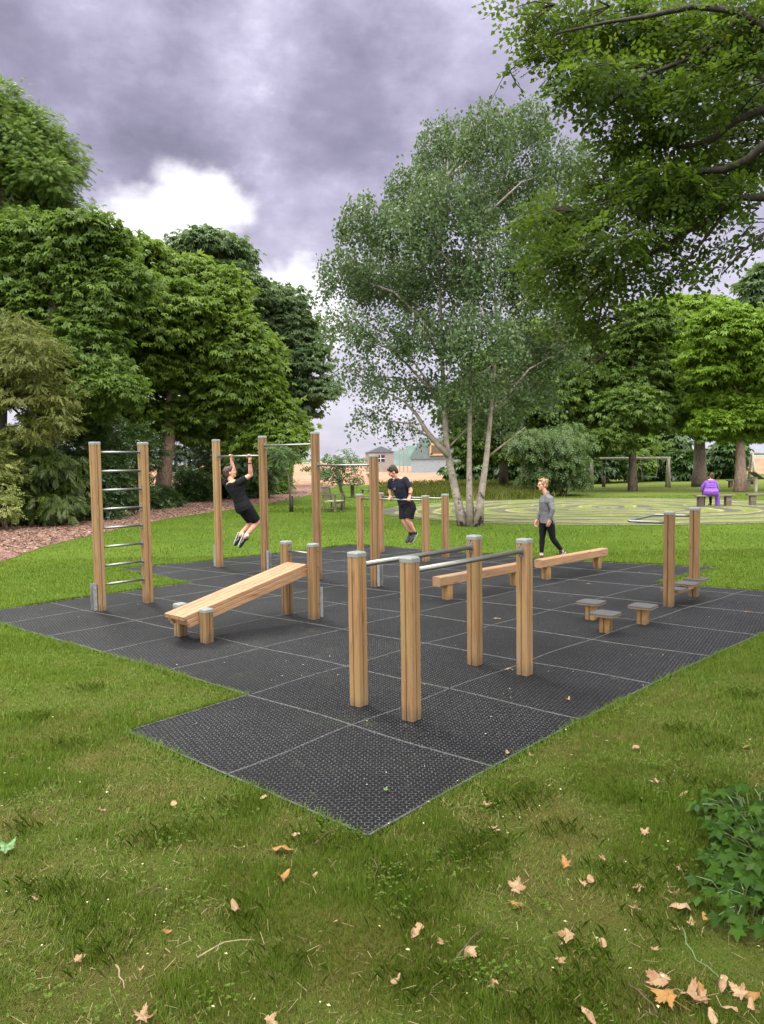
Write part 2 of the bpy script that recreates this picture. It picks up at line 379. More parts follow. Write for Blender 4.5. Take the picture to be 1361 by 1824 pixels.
# mulch bed / path along the left trees
def mat_mulch():
    mt, t, b, o = new_mat('bark_mulch'); p = t.pos()
    v = t.n('ShaderNodeTexVoronoi'); t.link(p, v.inputs['Vector']); v.inputs['Scale'].default_value = 34
    n = t.noise(p, 6, 5, .7); n3 = t.noise(p, .8, 3)
    rr = t.n('ShaderNodeSeparateColor'); t.link(v.outputs['Color'], rr.inputs[0])
    c = t.mix(rr.outputs[0], (0.10, 0.048, 0.036), (0.34, 0.20, 0.16)); c = t.mix(t.mapr(n, .45, .7), c, (0.14, 0.065, 0.045))
    c = t.mix(t.mapr(n3, .55, .7), c, (0.16, 0.085, 0.06))
    t.link(c, b.inputs['Base Color']); b.inputs['Roughness'].default_value = .95; t.link(t.bump(v.outputs['Distance'], .9, .03), b.inputs['Normal']); return mt
low = [(-60, 1022), (0, 1002), (75, 975), (150, 957), (240, 935), (310, 922), (385, 912), (480, 897), (560, 880), (600, 866)]
up_ = [(560, 864), (500, 866), (440, 872), (330, 880)]
MULCH = [G(*p) for p in low]+[G(*p) for p in up_]+[Vector((-14, 40, 0)), Vector((-16, 26, 0)), Vector((-13, 15, 0))]
sheet('path', MULCH, .008, mat_mulch())
mb = MB()                                     # loose bark chips lying on the mulch
cx = rng.uniform(-13, 0, 60000); cy = rng.uniform(15, 52, 60000)
k = in_poly(cx, cy, [(p.x, p.y) for p in MULCH]) & (rng.random(60000) < np.clip(22/cy, .2, 1)**2)
cx, cy = cx[k], cy[k]; n = len(cx); th = rng.uniform(0, 6.28, n); L = rng.uniform(.018, .05, n); Wd = L*rng.uniform(.3, .6, n)
tz = rng.uniform(-.02, .02, (n, 4)); Vv = np.zeros((n, 4, 3))
for q, (a, b_) in enumerate(((-1, -1), (1, -1), (1, 1), (-1, 1))):
    Vv[:, q, 0] = cx+a*L*np.cos(th)-b_*Wd*np.sin(th); Vv[:, q, 1] = cy+a*L*np.sin(th)+b_*Wd*np.cos(th); Vv[:, q, 2] = .034+tz[:, q]*.9
def mat_tint(name, cols, rough=.9):
    mt, t, b, o = new_mat(name); rm = t.n('ShaderNodeValToRGB'); t.link(t.attr('tint'), rm.inputs[0]); e = rm.color_ramp.elements
    e[0].color = (*cols[0], 1); e[1].color = (*cols[-1], 1)
    for i, c in enumerate(cols[1:-1]): q = e.new((i+1)/(len(cols)-1)); q.color = (*c, 1)
    t.link(rm.outputs[0], b.inputs['Base Color']); b.inputs['Roughness'].default_value = rough; b.inputs['Specular IOR Level'].default_value = .2; return mt
o = link_mesh('bark_mulch', poly_mesh('bark_mulch', Vv, 4, rng.random(n)), mat_tint('mulch_chips', [(0.08, 0.042, 0.03), (0.19, 0.11, 0.08), (0.33, 0.225, 0.175)]))
tag(o, 'reddish bark mulch spread under the trees at left', 'mulch', kind='stuff')

# turf maze: rings of worn grey path between mown green banks
MC = G(1085, 906); MRx, MRy = 9.0, 7.6
def mat_maze():
    mt, t, b, o = new_mat('maze_turf'); p = t.pos(); x, y, z = t.sep(p); n = t.noise(p, .5, 4, .6); n3 = t.noise(p, 9, 4, .7)
    dx = t.math('DIVIDE', t.math('SUBTRACT', x, MC.x), MRx); dy = t.math('DIVIDE', t.math('SUBTRACT', y, MC.y), MRy)
    r = t.math('SQRT', t.math('ADD', t.math('MULTIPLY', dx, dx), t.math('MULTIPLY', dy, dy)))
    an = t.math('ARCTAN2', dy, dx)
    fold = t.math('MULTIPLY', t.math('SINE', t.math('MULTIPLY_ADD', an, 3.0, .6)), t.mapr(r, .1, .9, .10, .03))
    r = t.math('ADD', t.math('ADD', r, fold), t.mapr(n, 0, 1, -.05, .05))
    fr = t.math('FRACT', t.math('MULTIPLY', r, 6.0))
    pth = t.math('MULTIPLY', t.mapr(fr, .46, .54), t.mapr(fr, .92, .98, 1, 0))
    yel = t.math('ADD', t.math('MULTIPLY', t.mapr(fr, .34, .44), t.mapr(fr, .50, .56, 1, 0)), t.mapr(fr, .93, .985), clamp=True)
    grs = t.mix(t.mapr(n, .35, .65), (0.098, 0.130, 0.028), (0.140, 0.158, 0.052))
    c = t.mix(t.math('MULTIPLY', yel, t.mapr(t.noise(p, .9, 3), .35, .65, .15, .8)), grs, (0.30, 0.275, 0.13)); c = t.mix(t.math('MULTIPLY', pth, t.mapr(t.noise(p, .35, 3), .3, .6, .45, 1.0)), c, (0.075, 0.068, 0.068))
    c = t.vscale(c, t.mapr(n3, .3, .7, .8, 1.2, False)); t.link(c, b.inputs['Base Color']); b.inputs['Roughness'].default_value = 1; b.inputs['Specular IOR Level'].default_value = .1
    t.link(t.bump(n3, .5, .03), b.inputs['Normal']); return mt
sheet('maze_path', [(MC.x+MRx*math.cos(a*math.pi/48), MC.y+MRy*math.sin(a*math.pi/48)) for a in range(96)], .012, mat_maze())

# rubber safety surface ------------------------------------------------------
QC = np.array([[-0.1012, 4.2179], [-0.9557, 0.8861], [0.8002, 0.9393], [0.0034, -0.0082], [-0.0129, -0.0116], [0.0158, -0.0007]])
def UV(u, v): return np.array([1, u, v, u*u, u*v, v*v])@QC
OUT = [(0, 0), (2, 0), (2, 1), (6.85, 1.0), (6.8, 4.08), (9.05, 4.4), (8.8, 5.5), (8.65, 8.0), (8.85, 9.05), (7.8, 9.03), (5.9, 8.85), (4.2, 8.72), (2.15, 9.0), (2.06, 7.3), (0.0, 7.35)]
def dense(P, st=.25):
    r = []
    for i in range(len(P)):
        a, b = np.array(P[i], float), np.array(P[(i+1) % len(P)], float); k = max(1, int(np.linalg.norm(b-a)/st))
        r += [a+(b-a)*j/k for j in range(k)]
    return r
MAT = [UV(*p) for p in dense(OUT)]
MATP = np.array(MAT)
def mat_rubber():
    mt, t, b, o = new_mat('rubber_mesh'); p = t.pos(); x, y, z = t.sep(p)
    px = .041; py = .035
    row = t.math('FLOOR', t.math('DIVIDE', y, py)); odd = t.math('MULTIPLY', t.math('FLOORED_MODULO', row, 2.0), .5)
    lx = t.math('SUBTRACT', t.math('FRACT', t.math('ADD', t.math('DIVIDE', x, px), odd)), .5)
    ly = t.math('MULTIPLY', t.math('SUBTRACT', t.math('FRACT', t.math('DIVIDE', y, py)), .5), .86)
    r = t.math('SQRT', t.math('ADD', t.math('MULTIPLY', lx, lx), t.math('MULTIPLY', ly, ly)))
    rim = t.mapr(r, .385, .44); n = t.noise(p, 1.1, 5, .6); n2 = t.noise(p, 60, 3, .7); n3 = t.noise(p, .45, 3)
    c = t.mix(rim, (0.0025, 0.0025, 0.0035), (0.012, 0.013, 0.0175))
    hi = t.math('MULTIPLY', rim, t.mapr(r, .43, .49))
    c = t.mix(t.math('MULTIPLY', hi, t.mapr(n2, .42, .62)), c, (0.095, 0.10, 0.105))
    c = t.mix(t.math('MULTIPLY', t.mapr(n, .56, .75), .3), c, (0.030, 0.042, 0.018))
    c = t.mix(t.math('MULTIPLY', t.mapr(t.noise(p, 2.6, 5, .7), .60, .72), t.mapr(n2, .5, .62)), c, (0.10, 0.105, 0.045))
    c = t.vscale(c, t.mapr(n3, .3, .7, .65, 1.45, False))
    t.link(c, b.inputs['Base Color']); b.inputs['Roughness'].default_value = .62; b.inputs['Specular IOR Level'].default_value = .16
    t.link(t.bump(rim, 1.0, .014), b.inputs['Normal']); return mt
mat_o = sheet('rubber_surface', MAT, .016, mat_rubber(), side=.016)
sm = MB(); OP = np.array(OUT)
def seam(p0, p1, w):
    k = max(2, int(np.hypot(p1[0]-p0[0], p1[1]-p0[1])/.04)); run = []
    for i in range(k+1):
        u = p0[0]+(p1[0]-p0[0])*i/k; v = p0[1]+(p1[1]-p0[1])*i/k
        if in_poly(np.array([u]), np.array([v]), OP)[0]: run.append(UV(u+.012*math.sin(v*5.1+p0[0]*3), v+.012*math.sin(u*4.3+p0[1]*2)))
        else:
            if len(run) > 2: strip(run, w)
            run = []
    if len(run) > 2: strip(run, w)
def strip(run, w):
    vs = []; fs = []
    for i, p in enumerate(run):
        tg = run[min(i+1, len(run)-1)]-run[max(i-1, 0)]; tg /= np.linalg.norm(tg); nn = np.array([-tg[1], tg[0]])
        for e, h in ((-1, .0), (-.55, .005), (.55, .005), (1, 0)): q = p+nn*e*w; vs.append((q[0], q[1], .0165+h))
    for i in range(len(run)-1):
        for j in range(3): fs.append((4*i+j, 4*i+4+j, 4*i+5+j, 4*i+1+j))
    sm.add(vs, fs)
for u in range(1, 9): seam((u, -.2), (u, 9.3), .0065)
for v in range(1, 9): seam((-.2, v), (9.2, v), .0065)
for i in range(len(OUT)): 
    a, b = np.array(OUT[i], float), np.array(OUT[(i+1) % len(OUT)], float); cc = OP.mean(0)
    k = max(2, int(np.linalg.norm(b-a)/.05)); nn = np.array([-(b-a)[1], (b-a)[0]]); nn /= np.linalg.norm(nn)
    run = [UV(*(a+(b-a)*j/k)) for j in range(k+1)]
    strip(run, .008)
def mat_seam():
    mt, t, b, o = new_mat('mat_seam'); p = t.pos(); n = t.noise(p, 70, 4, .7); n2 = t.noise(p, 1.3, 3)
    c = t.mix(t.mapr(n, .35, .65), (0.02, 0.021, 0.024), (0.105, 0.108, 0.11)); c = t.mix(t.math('MULTIPLY', t.mapr(n2, .55, .7), .6), c, (0.06, 0.09, 0.03))
    t.link(c, b.inputs['Base Color']); b.inputs['Roughness'].default_value = .6; return mt
sm.build('seam', mat_seam(), mat_o)

# far rise and hills
def hill(name, x0, x1, y, hfun, mat, depth=40, n=60):
    b = MB(); vs = []; fs = []
    prof = [(0, 0), (.25, .75), (.5, 1), (.75, .75), (1, 0)]
    for i in range(n+1):
        x = x0+(x1-x0)*i/n; h = hfun(x, i/n)
        for d_, k in prof: vs.append((x, y+depth*d_, h*k-.3))
    for i in range(n):
        for j in range(4): fs.append((i*5+j, i*5+j+1, i*5+6+j, i*5+5+j))
    b.add(vs, fs); return tag(b.build(name, mat, smooth=True), kind='structure')
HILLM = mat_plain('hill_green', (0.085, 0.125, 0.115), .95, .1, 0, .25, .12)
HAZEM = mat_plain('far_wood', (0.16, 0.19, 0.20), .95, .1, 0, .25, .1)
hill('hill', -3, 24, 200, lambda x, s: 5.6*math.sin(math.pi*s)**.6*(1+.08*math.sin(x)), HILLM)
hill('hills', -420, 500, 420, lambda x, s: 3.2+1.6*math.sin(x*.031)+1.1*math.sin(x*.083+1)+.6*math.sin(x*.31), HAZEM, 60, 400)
def berm(x, s): return max(0, 3.4*math.sin(math.pi*s)**.5*(1+.06*math.sin(x*2)))
hill('field_bank', 34, 120, 78, berm, FIELDM, 16)

# ------------------------------------------------------------------ exercise equipment
ANG = math.atan2(.740, .672)
XV = Vector((math.cos(ANG), math.sin(ANG), 0)); YV = Vector((-math.sin(ANG), math.cos(ANG), 0)); ZV = Vector((0, 0, 1))
TOPZ = .016
def post_profile(h=.06, c=.011, gw=.0075, gd=.020):
    pr = []
    side = [(-h+c, -h), (-gw, -h), (0, -h+gd), (gw, -h), (h-c, -h)]
    for k in range(4):
        ca, sa = [(1, 0), (0, 1), (-1, 0), (0, -1)][k]
        pr += [(a*ca-b*sa, a*sa+b*ca) for a, b in side]
    return pr
POSTP = post_profile()
def sq(h, c): return [(-h+c, -h), (h-c, -h), (h, -h+c), (h, h-c), (h-c, h), (-h+c, h), (-h, h-c), (-h, -h+c)]
def add_post(root, p, h, cap=True, z0=0.0, lean=0.0):
    """p local xy of the root; one timber with its cap as a sub-part"""
    o = MB().prism(POSTP, (0, 0, 0), (1, 0, 0), (0, 1, 0), (0, 0, 1), h-z0-(.034 if cap else 0)).build('post', WOOD, root)
    o.location = (p[0], p[1], z0)
    if cap:
        c = MB(); hh = h-z0-.034
        c.prism(sq(.0635, .012), (0, 0, hh), (1, 0, 0), (0, 1, 0), (0, 0, 1), .030)
        c.prism(sq(.0635, .012), (0, 0, hh+.030), (1, 0, 0), (0, 1, 0), (0, 0, 1), .010, .86)
        c.build('cap', CAPM, o)
    return o
def bolts(mb, c, n, pts, r=.009):
    n = Vector(n).normalized()
    for p in pts: mb.cap(Vector(c)+p-n*.004, Vector(c)+p+n*.006, r, r*.7, 8)
def add_bar(root, a, b, r=.021, flange='b', name='bar', mat=None):
    a, b = Vector(a), Vector(b); d = (b-a).normalized()
    o = MB().tube([a, b], r, 14).build(name, mat or STEEL, root, True)
    f = MB(); s = d.cross(ZV).normalized()
    for e, q, dr in (('a', a, d), ('b', b, -d)):
        if e in flange:
            f.prism([(-.026, -.052), (.026, -.052), (.026, .052), (-.026, .052)], q, s, ZV, dr, .006)
            f.tube([q+dr*.006, q+dr*.03], r*1.35, 12)
            bolts(f, q+dr*.006, dr, [s*x+ZV*z for x in (-.016, .016) for z in (-.04, .04)], .0075)
    if f.v: f.build('flange', STEEL, o, False)
    return o
def anchor(root, c, face, h=.40, w=.085):
    """galvanised channel bolted beside a post foot; face = outward direction"""
    f = Vector(face).normalized(); s = ZV.cross(f); b = MB(); c = Vector(c)
    b.prism([(-w/2, 0), (w/2, 0), (w/2, .05), (w/2-.006, .05), (w/2-.006, .006), (-w/2+.006, .006), (-w/2+.006, .05), (-w/2, .05)], c+f*.012, s, f, ZV, h)
    for z in (.07, h-.07):
        b.tube([c-f*.002+Vector((0, 0, z)), c+f*.02+Vector((0, 0, z))], .010, 8)
        bolts(b, c+f*.062+Vector((0, 0, z)), s, [Vector((0, 0, 0))+s*w/2-f*.03], .009)
    return b.build('anchor_bracket', GALV, root)
def local(root_p, w): d = Vector(w)-Vector(root_p); return Vector((d.dot(XV), d.dot(YV), d.z))

# vertical ladder
p0 = G(180, 1089); p1 = G(264, 1075)
LA = math.atan2((p1-p0).y, (p1-p0).x); LW = (p1-p0).length
lad = thing('climbing_ladder', 'tall upright wooden ladder with eight steel rungs on the left of the black matting', 'climbing frame', p0, LA)
for x in (0, LW): add_post(lad, (x, 0), 2.375)
for i in range(8): add_bar(lad, (.058, 0, .373+.266*i), (LW-.058, 0, .373+.266*i), .017, 'b', 'rung')
anchor(lad, (-.062, 0, .03), (-1, 0, 0), .38)

# three-height pull-up frame
q = [G(391, 1011), None, None, G(669, 1046)]; q[1] = q[0].lerp(q[3], .335); q[2] = q[0].lerp(q[3], .672)
PA = math.atan2((q[3]-q[0]).y, (q[3]-q[0]).x); D = (q[3]-q[0]).length
pu = thing('pull_up_frame', 'tall wooden pull-up frame of four posts with three steel bars at different heights', 'pull-up bars', q[0], PA)
xs = [0, D*.335, D*.672, D]
for x, h in zip(xs, (2.50, 2.53, 2.56, 2.15)): add_post(pu, (x, 0), h)
PBAR = 2.175
for i, z, fl in ((0, PBAR, 'a'), (1, 2.355, 'a'), (2, 1.99, 'a')): add_bar(pu, (xs[i]+.058, 0, z), (xs[i+1]-.058, 0, z), .018, fl)
anchor(pu, (-.062, 0, .03), (-1, 0, 0), .42)
anchor(pu, (xs[1]+.062, .0, .03), (1, 0, 0), .40, .07)
anchor(pu, (xs[3]+.062, .0, .03), (1, 0, 0), .40)

# dip bars
def dip_bars(label, p, ang, L, W, h, hb, r):
    t_ = thing('dip_bars', label, 'dip bars', p, ang, 'dip bars on the matting')
    for y in (0, W):
        for x in (0, L): add_post(t_, (x, y), h)
        add_bar(t_, (.058, y, hb), (L-.058, y, hb), r, 'b')
    return t_
P1, P2, P3, P4 = G(637, 1258), G(733, 1284), G(845, 1186), G(933, 1203)
mid = ((P3-P1)+(P4-P2))/2
a1 = math.atan2(mid.y, mid.x)
dip_bars('nearest pair of parallel steel bars on four chest-high wooden posts', P2, a1, mid.length, ((P1-P2)+(P3-P4)).length/2, 1.315, 1.205, .023)
B4 = G(685, 985.5); B3 = G(801, 995); B2 = G(759, 1001)
d_ = (B3-B4); w_ = (B2-B3)
db = dip_bars('parallel bars on four posts at the back, under the man in navy', B2-d_, math.atan2(d_.y, d_.x), d_.length, w_.length, 1.335, 1.245, .02)
BF0, BF1 = B2-d_, B2

# inclined sit-up bench
FL, FR, RL, RR = G(318, 1137), G(369, 1146), G(509, 1096), G(561, 1106)
f = ((RL-FL)+(RR-FR))/2; SA = math.atan2(f.y, f.x); SW = ((FL-FR)+(RL-RR)).length/2; SL_ = f.length
sb = thing('sit_up_bench', 'sloping wooden sit-up bench rising from two short posts to two taller posts', 'exercise bench', FR, SA)
for y in (0, SW): add_post(sb, (0, y), .40); add_post(sb, (SL_, y), 1.0)
x0, z0, x1, z1 = -.26, .335, SL_-.05, .735
sl = Vector((x1-x0, 0, z1-z0)).normalized(); nn = Vector((-sl.z, 0, sl.x)); Lb = Vector((x1-x0, 0, z1-z0)).length
bw = SW-.135; ym = SW/2; pb = MB(); k = 4
for i in range(k):                            # four boards with gaps, on edge beams
    yy = ym-bw/2+bw*(i+.5)/k
    pb.bbox((0, 0, 0), (Lb/2, bw/k/2-.0055, .024), None, .005)
    n8 = 16
    for j in range(len(pb.v)-n8, len(pb.v)):
        a = pb.v[j]; w = Vector((x0, yy, z0))+sl*(a[0]+Lb/2)+Vector((0, 1, 0))*a[1]+nn*(a[2]-.024); pb.v[j] = tuple(w)
po = pb.build('seat_board', WOODX, sb)
eb = MB()
for zz, hh in ((-.075, .024), (-.125, .023)):
    for yy in (ym-bw/2+.03, ym+bw/2-.03):
        eb.bbox((0, 0, 0), (Lb/2-.012, .029, hh), None, .004)
        for j in range(len(eb.v)-16, len(eb.v)):
            a = eb.v[j]; sh = .0 if a[0] > 0 else (.05+zz)*.0
            w = Vector((x0, yy, z0))+sl*(a[0]+Lb/2+(-zz*.35 if a[0] < 0 else 0))+Vector((0, 1, 0))*a[1]+nn*(a[2]+zz); eb.v[j] = tuple(w)
    eb.bbox((0, 0, 0), (.02, bw/2-.065, hh-.001), None, .004)
    for j in range(len(eb.v)-16, len(eb.v)):
        a = eb.v[j]; w = Vector((x0, ym, z0))+sl*(a[0]+.06-zz*.35)+Vector((0, 1, 0))*a[1]+nn*(a[2]+zz); eb.v[j] = tuple(w)
eb.build('side_rail', WOODX, sb)
add_bar(sb, (SL_, .058, .875), (SL_, SW-.058, .875), .014, 'b', 'ankle_bar')
for x, z in ((0, .33), (SL_, .91), (SL_, .70), (SL_, .22)):
    bo = MB(); bolts(bo, (x+.03, -.06, z), (0, -1, 0), [Vector((0, 0, 0))], .011); bo.build('bolt', BOLT, sb)
anchor(sb, (SL_+.062, 0, .03), (1, 0, 0), .40)

# balance beams
ba, bb = G(797, 1069), G(917, 1044); bv = bb-ba; BA = math.atan2(bv.y, bv.x); bl = bv.length
def beam(label, p):
    t_ = thing('balance_beam', label, 'balance beam', p, BA, 'balance beams on the matting')
    for x in (0, bl):
        o = MB().prism(post_profile(.06, .010, .005, .009), (0, 0, 0), (1, 0, 0), (0, 1, 0), (0, 0, 1), .232).build('leg', WOODZ, t_); o.location = (x, 0, 0)
    MB().bbox((bl/2, 0, .302), (bl/2+.24, .075, .070), None, .012).build('beam', WOODX, t_)
    return t_
bm1 = beam('low balance beam behind the nearest parallel bars', ba)
bm2 = copy_tree(bm1); bm2.location = G(973, 1033)
bm2['label'] = 'low balance beam in front of the walking woman in grey'

# stepping stools
st0 = None
for (x, y), lab in (((1053, 1105), 'square-topped stepping stool furthest back of the three low stools'), ((1079, 1128), 'square-topped stepping stool nearest to the camera among the three'), ((1145, 1113), 'square-topped stepping stool standing apart, closest to the step station posts')):
    if st0 is None:
        st0 = thing('stepping_stool', lab, 'stepping stool', G(x, y), ANG+R(3), 'low stepping stools')
        MB().prism(POSTP, (0, 0, 0), (1, 0, 0), (0, 1, 0), (0, 0, 1), .215).build('leg', WOODZ, st0)
        MB().prism(sq(.148, .03), (0, 0, .215), (1, 0, 0), (0, 1, 0), (0, 0, 1), .018).build('plate', PLY, st0)
        MB().prism(sq(.150, .03), (0, 0, .2335), (1, 0, 0), (0, 1, 0), (0, 0, 1), .014, .985).build('grip_top', GRIP, st0)
    else:
        c = copy_tree(st0); c.location = G(x, y); c['label'] = lab

# step and leg-raise station at right
S1, S2 = G(1191, 1082), G(1236, 1064); sv = S2-S1; SA2 = math.atan2(sv.y, sv.x); sL = sv.length
ss = thing('step_station', 'two chest-high wooden posts with a steel loop handle and low foot plates', 'exercise station', S1, SA2)
for x in (0, sL): add_post(ss, (x, 0), 1.315)
pts = [Vector((0, .058, 1.165)), Vector((0, .30, 1.165))]
rc = .06; LY = .60
pts = [Vector((0, .05, 1.165)), Vector((0, LY-rc, 1.165))]+[Vector((rc-rc*math.cos(a), LY-rc+rc*math.sin(a), 1.165)) for a in (R(30), R(60), R(90))]
pts += [Vector((sL-rc, LY, 1.19))]+[Vector((sL-rc+rc*math.sin(a), LY-rc+rc*math.cos(a), 1.192)) for a in (R(30), R(60), R(90))]+[Vector((sL, .05, 1.195))]
MB().tube(pts, .019, 12).build('loop_handle', STEEL, ss, True)
for x, z in ((0, 1.165), (sL, 1.195)):
    fl_ = MB(); fl_.box((x, .066, z), (.028, .005, .052)); bolts(fl_, (x, .07, z), (0, 1, 0), [Vector((a, 0, b)) for a in (-.017, .017) for b in (-.038, .038)], .008)
    fl_.build('flange', STEEL, ss)
for x, y, z, w in ((sL+.02, -.02, .25, .15), (sL*.55, -.05, .245, .14), (sL*.27, .03, .20, .13)):
    o = MB(); o.prism(sq(.145, .03), (0, 0, 0), (1, 0, 0), (0, 1, 0), (0, 0, 1), .018)
    po_ = o.build('foot_plate', PLY, ss); po_.location = (x, y, z)
    MB().prism(sq(.147, .03), (0, 0, .0185), (1, 0, 0), (0, 1, 0), (0, 0, 1), .013, .985).build('grip_top', GRIP, po_)
rl = MB(); rl.bbox((sL/2, 0, .17), (sL/2-.062, .03, .028), None, .005); rl.box((sL*.5, -.01, .215), (.03, .03, .016)); rl.build('foot_rail', WOODX, ss)

# ------------------------------------------------------------------ seats, swings and the like
def armchair(label, p, rz):
    t_ = thing('garden_armchair', label, 'armchair', p, rz)
    for x in (-.30, .30):
        MB().bbox((x, -.27, .33), (.03, .03, .33), (Vector((1, 0, 0)), Vector((0, 1, 0)), ZV)).build('leg', GREYWOOD, t_)
        b = MB(); b.tube([(x, .27, 0), (x, .27, .45), (x, .36, 1.0)], .034, 6); b.build('leg', GREYWOOD, t_)
        b = MB(); b.bbox((x, 0, .675), (.33, .035, .018), (Vector((0, 1, 0)), Vector((1, 0, 0)), ZV)); b.build('armrest', GREYWOOD, t_)
    b = MB()
    for i in range(6): b.bbox((0, -.27+.1*i, .43), (.32, .043, .014))
    b.build('seat', mat_wood('pale_seat', (.42, .36, .30), (.30, .25, .2), (.45, .4, .34), 'X'), t_)
    b = MB()
    for z, dy in ((.55, .29), (.97, .355)): b.bbox((0, dy, z), (.30, .018, .035))
    for i in range(7): b.tube([(-.24+.08*i, .295, .56), (-.24+.08*i, .352, .95)], .016, 5)
    b.build('backrest', GREYWOOD, t_)
    b = MB(); b.bbox((0, -.27, .37), (.30, .018, .035)); b.bbox((-.30, 0, .14), (.27, .018, .02), (Vector((0, 1, 0)), Vector((1, 0, 0)), ZV)); b.bbox((.30, 0, .14), (.27, .018, .02), (Vector((0, 1, 0)), Vector((1, 0, 0)), ZV)); b.build('frame', GREYWOOD, t_)
    return t_
armchair('dark wooden garden armchair standing alone on the lawn', G(594, 911.5), R(62))

def plank_bench(label, p, rz, L=1.05, group=None):
    t_ = thing('plank_bench', label, 'bench', p, rz, group)
    MB().bbox((0, 0, .43), (L, .17, .03), None, .008).build('seat', GREYWOOD, t_)
    for x in (-L+.22, L-.22): o = MB().prism(sq(.11, .01), (0, 0, 0), (1, 0, 0), (0, 1, 0), (0, 0, 1), .398).build('leg', GREYWOOD, t_); o.location = (x, 0, 0)
    return t_
pb1 = plank_bench('low plank bench under the person in purple', G(1272, 902), R(4), .78, 'low plank benches round the maze')
pb2 = copy_tree(pb1); pb2.location = G(1366, 900); pb2.rotation_euler.z = R(-4); pb2['label'] = 'low plank bench cut off by the right edge beyond the maze'
pb3 = copy_tree(pb1); pb3.location = G(1317, 868); pb3['label'] = 'low plank bench half hidden behind the pale twin trunk'

# picnic table and its bench far back on the lawn
pt = thing('picnic_table', 'small grey round picnic table with a bench beyond the armchair', 'table', G(628, 886))
MB().prism([(.62*math.cos(a*math.pi/12), .62*math.sin(a*math.pi/12)) for a in range(24)], (0, 0, .68), (1, 0, 0), (0, 1, 0), (0, 0, 1), .05).build('table_top', GREYWOOD, pt)
MB().prism(sq(.10, .02), (0, 0, 0), (1, 0, 0), (0, 1, 0), (0, 0, 1), .68).build('leg', GREYWOOD, pt)
MB().bbox((.85, .2, .40), (.42, .14, .025)).build('bench', GREYWOOD, pt)
for x in (.55, 1.15): o = MB().prism(sq(.05, .005), (0, 0, 0), (1, 0, 0), (0, 1, 0), (0, 0, 1), .375).build('leg', GREYWOOD, pt); o.location = (x, .2, 0)

# swings
def swing_frame(label, pa, pb_, h, seats):
    v = pb_-pa; L = v.length; t_ = thing('swing_frame', label, 'swing', pa, math.atan2(v.y, v.x), 'playground swings')
    for x in (0, L):
        for s in (-1, 1):
            o = MB().tube([(x, s*.55, 0), (x, s*.05, h)], .085, 8).build('leg', GREYPOLE, t_, True)
    MB().tube([(-.15, 0, h), (L+.15, 0, h)], .08, 8).build('crossbar', GREYPOLE, t_, True)
    for x, w, z, kind in seats:
        so_ = None
        if kind == 'flat':
            so_ = MB().prism([(w*1.15*math.cos(a*math.pi/8), .35*math.sin(a*math.pi/8)) for a in range(16)], (x, 0, z-.04), (1, 0, 0), (0, 1, 0), (0, 0, 1), .05).build('swing_seat', mat_plain('seat_teal', (.09, .15, .15), .6), t_)
        else:
            so_ = MB().tube([(x, 0, .05), (x, 0, z)], [.12, .13], 10).build('log_seat', GREYWOOD, t_, True)
        for s in (-1, 1): MB().tube([(x+s*w*1.35, 0, h), (x+s*w, 0, z)], .02, 5).build('chain', GALV, so_)
    return t_
swing_frame('grey pole swing frame with a hanging log and a flat seat under the trees', G(1054, 869), G(1190, 868), 1.86, ((.75, .10, .75, 'log'), (3.55, .42, .68, 'flat')))
swing_frame('grey pole swing frame at the far right behind the pale trunk', G(1339, 864), G(1480, 862), 2.05, ((-.0, .05, .55, 'log'), (2.6, .4, .6, 'flat')))

# information lectern
le = thing('information_lectern', 'slanted information board on a single pale post at the right edge', 'sign', G(1346, 877), R(10))
MB().prism(sq(.07, .01), (0, 0, 0), (1, 0, 0), (0, 1, 0), (0, 0, 1), .82).build('post', GREYPOLE, le)
sl_ = Vector((.80, 0, -.50)).normalized()
MB().box((0.05, 0, .90), (.36, .30, .02), (sl_, Vector((0, 1, 0)), sl_.cross(Vector((0, 1, 0))))).build('panel', mat_plain('lectern_panel', (.10, .10, .09), .4), le)

# buildings beyond the field
def brick(name, c, v=.1): return mat_plain(name, c, .85, .2, 0, v, 3)
hs = thing('small_house', 'small cream house with one dark window beyond the brown field', 'house', Vector((-.3, 122, 0)), R(8))
MB().box((0, 0, 1.5), (1.9, 2.2, 1.5)).build('wall', brick('cream_wall', (.24, .215, .20)), hs)
MB().prism([(-2.1, 0), (2.1, 0), (0, .9)], (0, -2.4, 3.0), (1, 0, 0), (0, 0, 1), (0, 1, 0), 4.8).build('roof', brick('blue_slate', (.10, .12, .14)), hs)
w = MB().box((-.1, -2.215, 2.05), (.62, .03, .5)).build('window', mat_plain('dark_pane', (.03, .03, .04), .2, .5), hs)
MB().box((-.1, -2.25, 2.05), (.03, .02, .5)).box((-.1, -2.25, 2.05), (.66, .02, .035)).build('frame', brick('white_frame', (.7, .7, .7)), w)
fm = MB()
for x in (2.6, 3.2, 3.8): fm.tube([(x, -1, 0), (x, -1, 3.6)], .09, 6)
fm.tube([(2.5, -1, 3.4), (3.9, -1, 3.4)], .07, 6)
hs2 = thing('steel_goal_frame', 'grey upright frame of posts right beside the small cream house', 'frame', Vector((.2, 121, 0)))
fm.build('upright', GALV, hs2)
bn = thing('barn', 'blue grey barn with a sloping roof and a timber opening beyond the field', 'barn', Vector((8.9, 112, 0)), R(-8))
MB().box((0, 0, .95), (4.4, 3, .95)).build('wall', brick('blue_grey_wall', (.22, .25, .28)), bn)
MB().prism([(-4.7, 0), (4.7, 0), (4.2, 2.9), (-2.9, 2.9)], (0, -3.2, 1.9), (1, 0, 0), (0, 0, 1), (0, 1, 0), 6.4).build('roof', brick('teal_roof', (.11, .15, .15)), bn)
